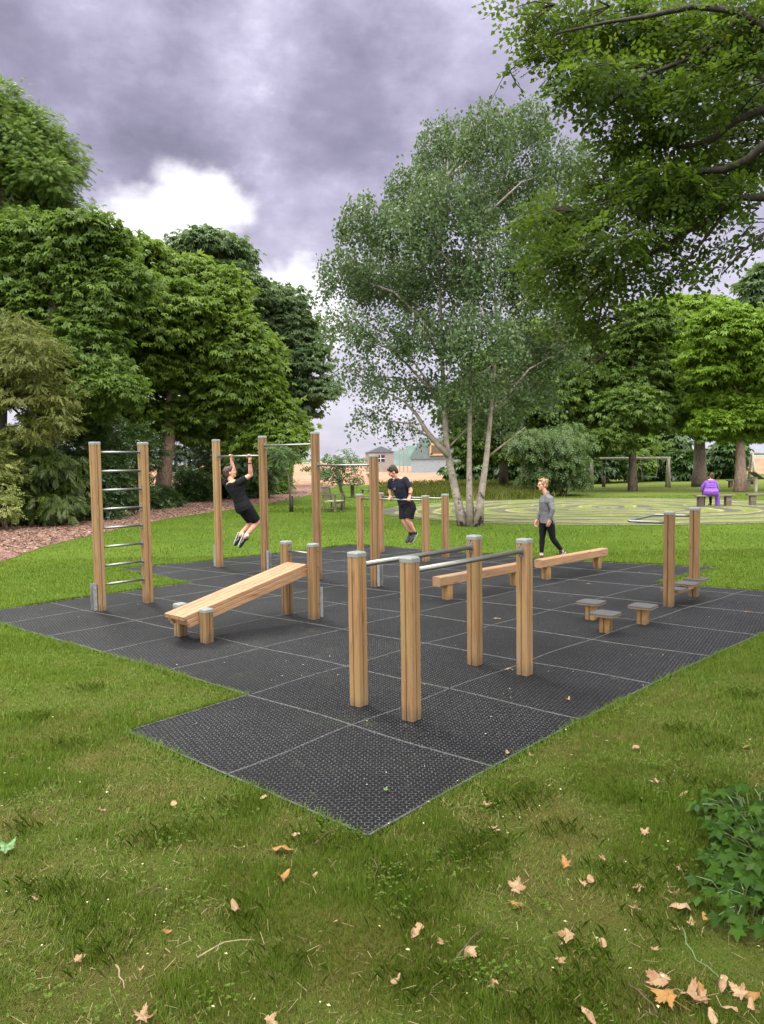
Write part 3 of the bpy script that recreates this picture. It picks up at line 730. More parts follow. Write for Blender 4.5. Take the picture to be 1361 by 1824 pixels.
dm = MB().box((-.6, -3.3, 3.2), (1.15, .12, .85)).build('dormer', brick('timber_box', (.40, .25, .14)), bn)
MB().box((-.75, -3.43, 3.2), (.75, .03, .55)).build('pane', mat_plain('dark_pane_b', (.10, .07, .05), .3), dm)

# ------------------------------------------------------------------ people
def mat_skin(name, c):
    mt, t, b, o = new_mat(name); n = t.noise(t.obj(), 14, 4); t.link(t.mix(t.mapr(n, .35, .7), c, (c[0]*1.05, c[1]*.82, c[2]*.75)), b.inputs['Base Color'])
    b.inputs['Roughness'].default_value = .5; b.inputs['Subsurface Weight'].default_value = .08; b.inputs['Subsurface Radius'].default_value = (.02, .008, .004); return mt
def mat_cloth(name, c, sc=90):
    mt, t, b, o = new_mat(name); p = t.obj(); n = t.noise(p, 7, 4, .6, .8); n2 = t.noise(p, sc, 3)
    t.link(t.vscale(t.mix(0., c, c), t.mapr(n2, .3, .7, .75, 1.25, False)), b.inputs['Base Color']); b.inputs['Roughness'].default_value = .9; b.inputs['Specular IOR Level'].default_value = .15
    t.link(t.bump(n, .9, .05), b.inputs['Normal']); return mt
SKIN = mat_skin('skin', (0.52, 0.29, 0.20))
HAIRB = mat_plain('brown_hair', (.060, .036, .024), .6, .3, 0, .4, 60, .6); HAIRD = mat_plain('dark_hair', (.035, .022, .016), .6, .3, 0, .4, 60, .6); HAIRL = mat_plain('blond_hair', (.24, .145, .08), .6, .3, 0, .35, 60, .6)
BLACK = mat_cloth('black_cloth', (.011, .011, .014)); NAVY = mat_cloth('navy_cloth', (.015, .017, .028)); GREYC = mat_cloth('grey_marl', (.135, .135, .145)); PURPLE = mat_cloth('purple_quilt', (.20, .085, .42), 30)
LEGGING = mat_cloth('black_legging', (.008, .008, .011)); SHOE = mat_plain('black_shoe', (.018, .018, .018), .6, .4); SOLE = mat_plain('white_sole', (.42, .42, .40), .6); SOCK = mat_plain('white_sock', (.7, .68, .66), .8)
EYEW = mat_plain('eye', (.5, .48, .45), .3); IRIS = mat_plain('iris', (.03, .025, .02), .3); LIP = mat_plain('lip', (.36, .14, .11), .5); STRAP = mat_plain('watch_strap', (.02, .02, .022), .5)
def frame_of(fwd, up=ZV):
    f = Vector(fwd).normalized(); r = f.cross(Vector(up)).normalized(); return r, f, r.cross(f)   # right, forward, up
def head_on(mb, c, fwd, up, s=1.0):
    """adds skull, jaw, nose, brow and ears to the body; c = head centre"""
    r, f, u = frame_of(fwd, up); ax = (r, f, u); P = lambda x, y, z: Vector(c)+r*x*s+f*y*s+u*z*s
    mb.ell(P(0, -.012, .022), (.076*s, .096*s, .098*s), ax); mb.ell(P(0, .022, -.045), (.058*s, .068*s, .070*s), ax)
    mb.ell(P(0, .062, -.088), (.026*s, .024*s, .022*s), ax); mb.ell(P(0, .080, .034), (.052*s, .016*s, .014*s), ax)
    mb.cap(P(0, .088, .022), P(0, .106, -.022), .010*s, .015*s, 8)
    for q in (-1, 1):
        mb.ell(P(q*.078, -.005, -.008), (.010*s, .020*s, .033*s), ax, 10, 7); mb.ell(P(q*.042, .062, -.02), (.022*s, .018*s, .022*s), ax, 10, 7)
def face_parts(root, body, c, fwd, up, hair, style='short', s=1.0):
    r, f, u = frame_of(fwd, up); ax = (r, f, u); P = lambda x, y, z: Vector(c)+r*x*s+f*y*s+u*z*s
    for q in (-1, 1):
        e = MB().ell(P(q*.031, .081, .006), (.013*s, .009*s, .008*s), ax, 10, 7).build('eye', EYEW, body, True)
        MB().ell(P(q*.031, .0885, .006), (.0055*s, .004*s, .0055*s), ax, 8, 6).build('iris', IRIS, e, True)
    MB().ell(P(0, .090, -.055), (.022*s, .006*s, .006*s), ax, 10, 6).build('mouth', LIP, body, True)
    h = MB(); h.ell(P(0, -.022, .040), (.083*s, .098*s, .096*s), ax)
    h.ell(P(0, -.055, -.01), (.072*s, .062*s, .075*s), ax)
    if style == 'short':
        for i in range(26):
            a = random.uniform(0, 6.28); z = random.uniform(.06, .135); k = math.sqrt(max(0, 1-((z-.04)/.098)**2))
            h.ell(P(.076*k*math.cos(a), -.022+.092*k*math.sin(a), z), (.02*s, .02*s, .013*s), ax, 8, 6)
        h.ell(P(0, .062, .098), (.055*s, .026*s, .022*s), ax)
    if style == 'bun':
        h.ell(P(0, -.105, .085), (.045*s, .042*s, .042*s), ax); h.ell(P(0, .045, .108), (.062*s, .03*s, .025*s), ax)
        for q in (-1, 1): h.ell(P(q*.066, .015, .045), (.02*s, .04*s, .045*s), ax)
        for i in range(22):
            a = random.uniform(0, 6.28); z = random.uniform(.02, .14); k = math.sqrt(max(0, 1-((z-.04)/.1)**2)); y = -.022+.095*k*math.sin(a)
            if y < .03: h.ell(P(.08*k*math.cos(a), y, z), (.016*s, .018*s, .02*s), ax, 8, 6)
    h.remesh('hair', hair, body, .006, 2)
def grip_hand(mb, wrist, bar, bd, rb, side):
    """palm and five fingers closed on a bar; bar = point on its axis, bd = its direction, side = +1/-1 thumb side along bd"""
    bar = Vector(bar); wrist = Vector(wrist); bd = Vector(bd).normalized(); w = (wrist-bar); w = (w-bd*w.dot(bd)).normalized()
    s_ = bd.cross(w)                       # across the bar
    rad = rb+.0095
    mb.ell(bar+w*(rb+.030)+s_*.008, (.042, .017, .043), (bd, s_, w)); mb.cap(wrist, bar+w*(rb+.052), .026, .024, 10)
    for k, (o_, ln) in enumerate(((.031, 215), (.0105, 235), (-.0105, 225), (-.031, 195))):
        c = bar+bd*o_*side; pts = []
        for a in range(0, ln, 24):
            an = R(20+a); pts.append(c+(w*math.cos(an)+s_*math.sin(an))*(rad+.002))
        mb.tube(pts, [.0092-.002*i/len(pts) for i in range(len(pts))], 7)
    c = bar+bd*.050*side; pts = [bar+w*(rb+.045)+bd*.026*side, bar+w*(rb+.028)+bd*.047*side]
    for a in (20, 60, 100, 135): an = R(-a); pts.append(c-bd*.004*side*a/60+(w*math.cos(an)+s_*math.sin(an))*(rad+.003))
    mb.tube(pts, [.012, .0115, .011, .010, .0095, .008], 7)
def open_hand(mb, wrist, d, palm, side):
    """relaxed hand hanging along d; palm = palm normal; thumb towards side vector"""
    wrist = Vector(wrist); d = Vector(d).normalized(); n = Vector(palm); n = (n-d*n.dot(d)).normalized(); t_ = d.cross(n)*side
    mb.ell(wrist+d*.055, (.040, .050, .016), (t_, d, n)); mb.cap(wrist-d*.01, wrist+d*.03, .024, .026, 10)
    for o_, L in ((.031, .070), (.0105, .078), (-.0105, .073), (-.031, .058)):
        b = wrist+d*.092+t_*o_; pts = [b, b+d*L*.4+n*.006, b+d*L*.72+n*.02, b+d*L*.93+n*.040]
        mb.tube(pts, [.0095, .009, .008, .0065], 7)
    b = wrist+d*.03+t_*.034; mb.tube([b-t_*.01, b+t_*.012+d*.022+n*.006, b+t_*.016+d*.05+n*.016, b+t_*.012+d*.072+n*.024], [.013, .012, .010, .008], 7)
def shoe(root, ank, toe_dir, sole_n, L=.27):
    """trainer: upper with a pale sole as sub-part; sole_n points out of the sole"""
    f = Vector(toe_dir).normalized(); n = Vector(sole_n); n = (n-f*n.dot(f)).normalized(); r = f.cross(n); a = Vector(ank)
    h = a+n*.075-f*.055                     # heel, at sole level
    mb = MB(); P = lambda y, z: h+f*y*L-n*z
    mb.loft([(P(.0, .045), r, n, .020, .028), (P(.04, .045), r, n, .033, .043), (P(.25, .05), r, n, .036, .050), (P(.5, .038), r, n, .040, .038), (P(.78, .028), r, n, .045, .028), (P(.93, .022), r, n, .036, .022), (P(1.0, .018), r, n, .016, .012)], 16, 2.6)
    mb.cap(P(.2, .06), P(.2, .098), .040, .036)
    o = mb.remesh('shoe', SHOE, root, .006, 3)
    sb_ = MB(); pr = [(.0, .025), (.06, .036), (.3, .036), (.55, .042), (.8, .047), (.95, .036), (1.01, .012)]
    prof = [(x, y*L-.0) for y, x in pr]+[(-x, y*L) for y, x in pr[::-1]]
    sb_.prism(prof, h-n*.010, r, f, n, .017, .96); sb_.build('sole', SOLE, o)
    for q in (-1, 1):
        st = MB(); st.tube([P(.22, .035)+r*q*.036, P(.42, .055)+r*q*.036, P(.6, .03)+r*q*.041], .005, 5); st.build('stripe', SOLE, o)
    return o
def limb(mb, a, m_, b, r, n=14):            # r = radii at start, belly1, joint, belly2, end
    a, m_, b = Vector(a), Vector(m_), Vector(b)
    mb.cap(a, a.lerp(m_, .4), r[0], r[1], n); mb.cap(a.lerp(m_, .4), m_, r[1], r[2], n); mb.cap(m_, m_.lerp(b, .32), r[2], r[3], n); mb.cap(m_.lerp(b, .32), b, r[3], r[4], n)
def frustum(mb, pts, rs, n=16): mb.tube(pts, rs, n)

def torso_rings(neck, pelvis, shv, fwd, grow=0.0, sc=1.0, t0=0.0, t1=1.0, belly=0.0):
    """rings down the spine; shv = unit shoulder axis (right), fwd = chest direction"""
    ax = (Vector(neck)-Vector(pelvis)); up = ax.normalized(); rv = Vector(shv); rv = (rv-up*rv.dot(up)).normalized(); fv = up.cross(rv)
    if fv.dot(Vector(fwd)) < 0: fv = -fv
    prof = [(1.0, .075, .055, -.01), (.94, .165, .075, -.005), (.86, .198, .098, .0), (.72, .188, .115, .012), (.55, .168, .112, .012), (.36, .150, .100, .006), (.18, .158, .104, .0), (.02, .172, .115, -.012), (-.12, .165, .112, -.015), (-.2, .12, .09, -.01)]
    out = []
    for t_, hx, hy, off in prof:
        if t_ < t0-1e-6 or t_ > t1+1e-6: continue
        out.append((Vector(pelvis)+ax*t_+fv*off*sc, rv, fv, (hx*sc+grow), (hy*sc+grow+belly*max(0, 1-abs(t_-.3)*3))))
    return out, rv, fv, up

# --- man doing a pull-up
c_, s_ = math.cos(PA), math.sin(PA); BD = Vector((c_, s_, 0)); FWD = Vector((-s_, c_, 0))    # along the bar, away from camera
def on_bar(px, z, o, d):                    # point on a bar line nearest a pixel column
    best = min((abs((PW/2+FPX*(RT.dot(o+d*k-Vector((0, 0, CAMH)))/FW.dot(o+d*k-Vector((0, 0, CAMH)))))-px), k) for k in np.linspace(0, 2.2, 441)); return o+d*best[1]
bo_ = Vector(q[0])+Vector((0, 0, PBAR))
hL, hR = on_bar(411, 0, bo_, BD), on_bar(444.5, 0, bo_, BD); cen = (hL+hR)/2
def W(l, f, z): v = cen+BD*l+FWD*f; return Vector((v.x, v.y, z))
root = thing('person', 'man in black t-shirt and shorts hanging in a pull-up with bent knees', 'person', Vector((cen.x, cen.y, .40)))
org = Vector(root.location)
def part(mb, name, mat, parent, **k): return mb.remesh(name, mat, parent, org=org, **k)
neck = W(-.11, -.135, 1.715); pel = W(.01, .045, 1.225); headc = W(-.145, -.13, 1.86)
ups = (neck-pel).normalized()
shL, shR = W(-.11-.175, -.12, 1.665), W(-.11+.18, -.12, 1.675)
elL, elR = W(-.29, .085, 1.86), W(.205, .08, 1.815)
wL, wR = hL+(elL-hL).normalized()*.085, hR+(elR-hR).normalized()*.085
hipL, hipR = pel+BD*-.085, pel+BD*.09
knL, knR = W(-.04, .29, .90), W(.13, .27, .905)
anL, anR = W(-.07, .035, .70), W(.09, .02, .675)
hf = (FWD*.75+BD*.5+ZV*.35).normalized()
b = MB(); rg, rv, fv, up = torso_rings(neck, pel, BD, FWD); b.loft(rg[::-1], 22)
b.cap(neck-up*.03, headc-hf*.02-ZV*.03, .058, .052); head_on(b, headc, hf, ZV-hf*.35)
for sh, el, w_, hn, sd_ in ((shL, elL, wL, hL, 1), (shR, elR, wR, hR, -1)):
    b.cap(sh, sh, .068, .068) if False else b.ell(sh, (.068, .068, .068))
    limb(b, sh, el, w_, (.058, .052, .042, .044, .027)); grip_hand(b, w_, hn, BD, .018, sd_)
for hp, kn, an in ((hipL, knL, anL), (hipR, knR, anR)): limb(b, hp, kn, an, (.088, .080, .056, .056, .036)); b.cap(an, an-ZV*.03-FWD*.02, .036, .036)
body = part(b, 'body', SKIN, root, voxel=.0055)
def rebase(o): return o
def sub(fn, *a, **k): fn(*a, **k)
def shift_children(o, org):                 # sub-parts were made in world coordinates
    for ch in o.children:
        ch.data.transform(Matrix.Translation(-org)) if ch.type == 'MESH' and not ch.get('_done') else None
        ch['_done'] = 1; shift_children(ch, org)
def clean(o):
    for ch in o.children_recursive:
        if '_done' in ch: del ch['_done']
face_parts(root, body, headc, hf, ZV-hf*.35, HAIRB)
sh_ = MB(); rg2, *_ = torso_rings(neck, pel, BD, FWD, .012, 1.0, .02, .94); sh_.loft(rg2[::-1], 22); sh_.ell(neck-up*.055, (.12, .12, .05), (rv, fv, up))
for a, e in ((shL, elL), (shR, elR)): sh_.ell(a, (.075, .075, .07)); frustum(sh_, [a, a.lerp(e, .62)], [.074, .066])
part(sh_, 'shirt', BLACK, root)
st_ = MB(); rg3, *_ = torso_rings(neck, pel, BD, FWD, .018, 1.0, -.2, .18); st_.loft(rg3[::-1], 22)
for hp, kn in ((hipL, knL), (hipR, knR)): frustum(st_, [hp, hp.lerp(kn, .5), hp.lerp(kn, .88)], [.108, .104, .094])
part(st_, 'shorts', BLACK, root)
for an, kn in ((anL, knL), (anR, knR)):
    td = (-ZV*.9+BD*-.28-FWD*.22).normalized(); so_n = Vector((-.95, .30, -.25))
    shoe(root, an-ZV*.055+FWD*.0, td, so_n)
    k_ = MB(); k_.tube([an+(kn-an).normalized()*.035, an-ZV*.02], [.040, .043], 12); k_.build('sock', SOCK, root, True)
k_ = MB(); dd = (elR-hR).normalized(); k_.tube([hR+dd*.125, hR+dd*.145], .034, 12); k_.build('wristband', STRAP, root, True)
def finish(root, org):
    for ch in root.children:
        if ch.name.split('.')[0] in ('body', 'shirt', 'shorts', 'jacket', 'leggings', 'coat', 'trousers'): shift_children(ch, org); continue
        if ch.type == 'MESH': ch.data.transform(Matrix.Translation(-org)); shift_children(ch, org)
    clean(root)
finish(root, org)

# --- man pushing up on the back bars
d_ = (BF1-BF0).normalized(); o_b = Vector(BF0)+Vector((0, 0, 1.245+.0)); 
hA, hB = on_bar(694.5, 0, o_b, d_), on_bar(729, 0, o_b, d_); cen = (hA+hB)/2
LAT = d_; F2 = Vector((d_.y, -d_.x, 0))                       # towards the camera
if F2.y > 0: F2 = -F2
def W(l, f, z): v = cen+LAT*l+F2*f; return Vector((v.x, v.y, z))
root = thing('person', 'man in navy shirt and black shorts propped on straight arms above the bars', 'person', Vector((cen.x, cen.y, .44))); org = Vector(root.location)
top = Vector((0, 0, .02))
neck = W(-.045, .0, 1.70); pel = W(.09, -.14, 1.075); headc = W(-.105, .075, 1.815)
hf = (F2*.62-LAT*.62-ZV*.55).normalized(); hu = (ZV*.8+F2*.35-LAT*.2)
shA, shB = W(-.205, .0, 1.615), W(.15, .0, 1.65)
ga, gb = hA, hB
elA, elB = W(-.275, -.03, 1.43), W(.255, -.05, 1.44)
wA, wB = hA+ZV*.085-F2*.02, hB+ZV*.085-F2*.02
hipA, hipB = pel-LAT*.085, pel+LAT*.085
knA, knB = W(.03, -.10, .80), W(.155, -.08, .815)
anA, anB = W(.115, -.20, .575), W(.215, -.20, .59)
b = MB(); rg, rv, fv, up = torso_rings(neck, pel, LAT, F2, 0, .96); b.loft(rg[::-1], 22)
b.cap(neck-up*.03, headc-hf*.03-ZV*.03, .056, .050); head_on(b, headc, hf, hu, .98)
for sh, el, w_, hn, sd_ in ((shA, elA, wA, ga, 1), (shB, elB, wB, gb, -1)):
    b.ell(sh, (.064, .064, .064)); limb(b, sh, el, w_, (.054, .048, .040, .041, .027)); grip_hand(b, w_, hn, LAT, .02, sd_)
for hp, kn, an in ((hipA, knA, anA), (hipB, knB, anB)): limb(b, hp, kn, an, (.085, .078, .054, .055, .036)); b.cap(an, an-ZV*.04, .036, .036)
body = part(b, 'body', SKIN, root, voxel=.0055); face_parts(root, body, headc, hf, hu, HAIRD)
sh_ = MB(); rg2, *_ = torso_rings(neck, pel, LAT, F2, .014, .98, .02, .94); sh_.loft(rg2[::-1], 22); sh_.ell(neck-up*.05, (.115, .10, .05), (rv, fv, up))
for a, e in ((shA, elA), (shB, elB)): sh_.ell(a, (.072, .072, .07)); frustum(sh_, [a, a.lerp(e, .75)], [.072, .066])
so2 = part(sh_, 'shirt', NAVY, root)
st_ = MB(); rg3, *_ = torso_rings(neck, pel, LAT, F2, .02, .96, -.2, .18); st_.loft(rg3[::-1], 22)
for hp, kn in ((hipA, knA), (hipB, knB)): frustum(st_, [hp, hp.lerp(kn, .5), hp.lerp(kn, .86)], [.108, .106, .10])
part(st_, 'shorts', BLACK, root)
for an in (anA, anB): shoe(root, an-ZV*.045, (-ZV*.72+F2*.62-LAT*.2).normalized(), (-ZV*.5-F2*.75), .26)
bd = MB().box((0, 0, 0), (.034, .004, .022)).mesh('badge'); bd.transform(Matrix.Translation(neck-up*.2+fv*.135+rv*(-.055)-org) @ Matrix((rv, fv, up)).transposed().to_4x4())
link_mesh('badge', bd, mat_plain('grey_print', (.09, .095, .11), .8), so2)['_done'] = 1
k_ = MB(); k_.tube([wB+ZV*.03, wB+ZV*.052], .034, 12); k_.build('wristband', STRAP, root, True)
finish(root, org)

# --- woman walking
WY = 15.5
def K(px, py, dy=0.0): return J(px, py, WY+dy)
gz = G(962, 998); root = thing('person', 'woman in grey long-sleeved top and black leggings walking to the left', 'person', Vector((gz.x, WY, 0))); org = Vector(root.location)
F3 = Vector((-.93, -.36, 0)).normalized(); L3 = Vector((-F3.y, F3.x, 0))   # L3: her left (towards camera side)
if L3.y > 0: pass
NEAR = Vector((-F3.y, F3.x, 0)); NEAR = NEAR if NEAR.y < 0 else -NEAR
neck = K(974, 880.5); pel = K(974, 928); headc = K(966.5, 864)
shN, shF = K(979, 890, -.17), K(969, 889, .17)
elN, wN = K(985, 908, -.26), K(979.5, 925, -.24)
elF, wF = K(964, 908, .24), K(957, 925, .2)
hipN, hipF = K(979, 930, -.08), K(968, 930, .08)
knF, anF = K(966, 958, .05), K(964.5, 986, .02)
knN, anN = K(985, 960, -.06), K(1001, 981, -.02)
b = MB(); rg, rv, fv, up = torso_rings(neck, pel, NEAR, F3, -.012, .90); b.loft(rg[::-1], 22)
b.cap(neck-up*.03, headc-ZV*.05, .050, .046); head_on(b, headc, F3+Vector((0, 0, -.05)), ZV, .95)
for sh, el, w_, fw_ in ((shN, elN, wN, -1), (shF, elF, wF, 1)):
    b.ell(sh, (.055, .055, .055)); limb(b, sh, el, w_, (.046, .042, .034, .035, .024)); open_hand(b, w_, (w_-el).normalized()*1.0-ZV*.3, NEAR*(1 if sh is shF else -1), 1 if sh is shN else -1)
for hp, kn, an in ((hipN, knN, anN), (hipF, knF, anF)): limb(b, hp, kn, an, (.085, .075, .050, .050, .032)); b.cap(an, an-ZV*.03, .033, .033)
body = part(b, 'body', SKIN, root, voxel=.0055); face_parts(root, body, headc, F3+Vector((0, 0, -.05)), ZV, HAIRL, 'bun', .95)
sh_ = MB(); rg2, *_ = torso_rings(neck, pel, NEAR, F3, .008, .93, .02, .94); sh_.loft(rg2[::-1], 22)
e0 = rg2[-1]; sh_.loft([(e0[0]-up*.05, e0[1], e0[2], e0[3]+.012, e0[4]+.01), (e0[0]+up*.02, e0[1], e0[2], e0[3], e0[4])], 22)
sh_.ell(neck-up*.05, (.10, .09, .05), (rv, fv, up)); sh_.cap(neck-up*.03, neck+up*.015, .062, .058)
for a, e, w_ in ((shN, elN, wN), (shF, elF, wF)): sh_.ell(a, (.078, .078, .074)); sh_.cap(a, e, .064, .050); sh_.cap(a, neck-up*.045, .076, .066); sh_.cap(a-up*.03, neck-up*.12, .085, .085); frustum(sh_, [e, w_.lerp(e, .0)], [.048, .036]); sh_.ell(e, (.048, .048, .048))
part(sh_, 'jacket', GREYC, root)
lg = MB(); rg3, *_ = torso_rings(neck, pel, NEAR, F3, .0, .93, -.2, .18); lg.loft(rg3[::-1], 22)
for hp, kn, an in ((hipN, knN, anN), (hipF, knF, anF)): limb(lg, hp, kn, an.lerp(kn, .12), (.092, .083, .056, .056, .040))
part(lg, 'leggings', LEGGING, root)
shoe(root, Vector((anF.x, anF.y, .075)), F3, -ZV, .25)
shoe(root, anN-ZV*.02+F3*.02, (F3*.62-ZV*.72), (-ZV*.62-F3*.55), .25)
for an in (anF, anN): k_ = MB(); k_.tube([an+ZV*.0, an-ZV*.05], [.038, .041], 12); k_.build('sock', mat_plain('pink_sock', (.40, .28, .27), .8), root, True)
finish(root, org)

# --- person in purple sitting on the far bench, seen from behind
bp = Vector(pb1.location); f4 = Vector((.1, 1, 0)).normalized(); r4 = Vector((1, -.1, 0)).normalized()
cx_ = J(1265, 880, bp.y).x; base = Vector((cx_, bp.y-.02, 0))
def W(l, f, z): v = base+r4*l+f4*f; return Vector((v.x, v.y, z))
root = thing('person', 'person in a bulky purple coat with hair tied up sitting on a low bench', 'person', base); org = base
neck = W(.01, -.01, 1.03); pel = W(0, -.02, .50); headc = W(.05, .01, 1.19)
b = MB(); rg, rv, fv, up = torso_rings(neck, pel, r4, f4, 0, .86); b.loft(rg[::-1], 20); b.cap(neck, headc, .055, .05); head_on(b, headc, f4, ZV)
for s in (-1, 1):
    limb(b, W(.15*s, 0, .93), W(.25*s, .12, .68), W(.13*s, .33, .62), (.055, .05, .04, .042, .027)); open_hand(b, W(.13*s, .33, .62), f4-r4*.4*s, -ZV, s)
    limb(b, W(.10*s, .0, .52), W(.13*s, .42, .50), W(.13*s, .38, .10), (.09, .08, .055, .055, .038))
body = part(b, 'body', SKIN, root, voxel=.007); face_parts(root, body, headc, f4, ZV, HAIRB, 'bun')
ct = MB()
ct.loft([(W(.0, -.05, .44), r4, f4, .27, .20), (W(.0, -.08, .52), r4, f4, .285, .24), (W(0, -.09, .62), r4, f4, .29, .25), (W(0, -.05, .72), r4, f4, .235, .19), (W(0, -.05, .82), r4, f4, .215, .18), (W(.0, -.04, .92), r4, f4, .19, .16), (W(.01, -.02, 1.0), r4, f4, .13, .12), (W(.01, 0, 1.06), r4, f4, .095, .09)], 22, 2.1)
for z, g_ in ((.50, .29), (.585, .298), (.665, .265), (.79, .225), (.875, .205)): ct.ell(W(0, -.065, z), (g_, g_*.86, .05), (r4, f4, ZV))
ct.ell(W(.01, -.13, .98), (.135, .085, .085), (r4, f4, ZV)); ct.ell(W(.01, -.16, .91), (.10, .06, .08), (r4, f4, ZV))
for s in (-1, 1):
    for a_, b_ in (((.17, .0, .95), (.255, .06, .82)), ((.255, .06, .82), (.29, .13, .67)), ((.29, .13, .67), (.14, .30, .62))): ct.cap(W(a_[0]*s, a_[1], a_[2]), W(b_[0]*s, b_[1], b_[2]), .078, .074)
ct.loft([(W(.29, .02, .04), r4, f4, .10, .10), (W(.28, .0, .25), r4, f4, .09, .12), (W(.25, -.03, .5), r4, f4, .08, .15), (W(.2, -.04, .62), r4, f4, .06, .1)], 14, 2)
part(ct, 'coat', PURPLE, root, voxel=.009, smooth=2)
sc_ = MB(); sc_.ell(W(.01, .0, 1.045), (.13, .12, .055), (r4, f4, ZV)); o = part(sc_, 'scarf', mat_cloth('pink_scarf', (.42, .25, .25)), root)
o['_done'] = 1
tr = MB()
for s in (-1, 1): limb(tr, W(.10*s, .0, .52), W(.13*s, .42, .50), W(.13*s, .38, .12), (.10, .09, .065, .062, .048))
part(tr, 'trousers', BLACK, root)
for s in (-1, 1): shoe(root, W(.13*s, .38, .09), f4, -ZV)
for ch in list(root.children):
    if ch.name.startswith('scarf'): ch.name = 'scarf'
for ch in root.children:
    if ch.type == 'MESH' and ch.name.split('.')[0] == 'shoe': ch.data.transform(Matrix.Translation(-org)); shift_children(ch, org)
shift_children(body, org); clean(root)

# ------------------------------------------------------------------ vegetation
def nrm(a): return a/np.maximum(np.linalg.norm(a, axis=-1, keepdims=True), 1e-9)
def kite(base, d, n, L, w, fold=.12, droop=0.0):
    base, d, n = (np.array(x, float) for x in (base, d, n)); s = np.cross(n, d)
    mid = base+d*L*.45+n*fold*w; tip = base+d*L-n*droop*L
    return [base, mid+s*w, tip, mid-s*w]
def T_palm():
    K_ = []
    for a, L in ((-84, .72), (-40, .95), (0, 1.), (40, .95), (84, .72)):
        K_.append(kite((0, 0, 0), (math.cos(R(a)), math.sin(R(a)), 0), (0, 0, 1), L, .17*L+.05, .1, .42))
    return np.array(K_)
def T_spray(n=8, L=.36, w=.12, seed=3):
    r = np.random.default_rng(seed); K_ = []
    for i in range(n):
        x = .08+.92*i/(n-1); s = 1 if i % 2 else -1; a = s*R(r.uniform(35, 70)) if i < n-1 else 0.0
        nv = nrm(np.array([r.uniform(-.3, .3), r.uniform(-.4, .4), 1.0])); dv = np.array([math.cos(a), math.sin(a), r.uniform(-.35, .1)]); dv = nrm(dv-nv*dv.dot(nv))
        K_.append(kite((x, s*.03, -.18*x*x), dv, nv, L*r.uniform(.75, 1.15), w*r.uniform(.85, 1.15), .15, .15))
    return np.array(K_)
def T_frond(n=11, seed=5):
    r = np.random.default_rng(seed); K_ = [kite((0, 0, 0), (1, 0, -.25), (0, 0, 1), 1.05, .035, .1, .1)]
    for i in range(n):
        x = .08+.85*i/n; s = 1 if i % 2 else -1; a = s*R(r.uniform(30, 50)); L = (.5-.3*x)*r.uniform(.8, 1.2)
        K_.append(kite((x, 0, -.25*x*x), (math.cos(a), math.sin(a), -.25), (0, 0, 1), L, .045, .1, .25))
    return np.array(K_)
def T_needle(n=14, seed=8):
    r = np.random.default_rng(seed); K_ = []
    for i in range(n):
        x = .9*i/n; a = r.uniform(-1, 1)*1.0; b = r.uniform(-.5, .6)
        K_.append(kite((x, 0, 0), nrm(np.array([math.cos(a), math.sin(a), b])), nrm(np.array([0, r.uniform(-.5, .5), 1.])), r.uniform(.16, .34), .055, .1, .1))
    return np.array(K_)
TPL = {'palm': T_palm(), 'spray': T_spray(), 'twig': T_spray(6, .42, .15, 9), 'frond': T_frond(), 'needle': T_needle(), 'oval': T_spray(7, .30, .115, 21)}
def instances(T, pos, f, up, sc):
    f = nrm(f); s = nrm(np.cross(up, f)); n = np.cross(f, s)
    B = np.stack([f, s, n], 1)                                       # (N,3,3) rows
    return (pos[:, None, None, :]+np.einsum('kvc,ncd->nkvd', T, B)*sc[:, None, None, None])
def shell(lobes, n, rg, zmin=-.75, thick=.16):
    w = np.array([(l[1][0]*l[1][1]+l[1][0]*l[1][2]+l[1][1]*l[1][2])*(l[2] if len(l) > 2 else 1) for l in lobes]); k = rg.choice(len(lobes), n, p=w/w.sum())
    d = nrm(rg.normal(size=(n*2, 3))); d = d[d[:, 2] > zmin]; d = np.concatenate([d, d])[:n]
    c = np.array([tuple(l[0]) for l in lobes])[k]; r = np.array([tuple(l[1]) for l in lobes])[k]
    q = 1-np.abs(rg.normal(size=(n, 1)))*thick; q = np.where(rg.random((n, 1)) < .18, rg.uniform(.35, .8, (n, 1)), q)
    return c+d*r*q, d, k
def cull_inside(p, lobes, lim=.62):
    ok = np.ones(len(p), bool)
    for l in lobes: ok &= (((p-np.array(tuple(l[0])))/np.array(tuple(l[1])))**2).sum(1) > lim*lim*.55
    return ok
def crown_mesh(name, lobes, nc, per, size, tpl, rg, cr=.55, droop=.35, rand=.6, flat=.45, zmin=-.75, thick=.16, tilt=.5):
    cpos, cd, _ = shell(lobes, nc, rg, zmin, thick); nc = len(cpos)
    ct = np.clip(rg.normal(.5, .17, nc), .05, .95)
    N = nc*per; cp = np.repeat(cpos, per, 0); dd = np.repeat(cd, per, 0)
    u = nrm(rg.normal(size=(N, 3))); u[:, 2] = np.abs(u[:, 2])*.9-.15; u[:, 2] *= flat
    crs = np.repeat(rg.uniform(.6, 1.3, nc), per)*cr
    pos = cp+u*crs[:, None]*rg.uniform(.45, 1, (N, 1)); pos[:, 2] = np.maximum(pos[:, 2], .05)
    hz = u.copy(); hz[:, 2] = 0
    f = nrm(hz*1.0+dd*.55+rg.normal(size=(N, 3))*rand*.5+np.array([0, 0, -droop]))
    up = nrm(np.array([0, 0, 1.])+dd*.35+rg.normal(size=(N, 3))*tilt)
    V = instances(TPL[tpl], pos, f, up, size*rg.uniform(.7, 1.25, N))
    K_ = V.shape[1]; tint = np.clip(np.repeat(np.repeat(ct, per)+rg.normal(0, .10, N), K_)+rg.normal(0, .05, N*K_), 0, 1)
    V = V.reshape(-1, 4, 3); V[:, :, 2] = np.maximum(V[:, :, 2], .01)
    return poly_mesh(name, V, 4, tint)
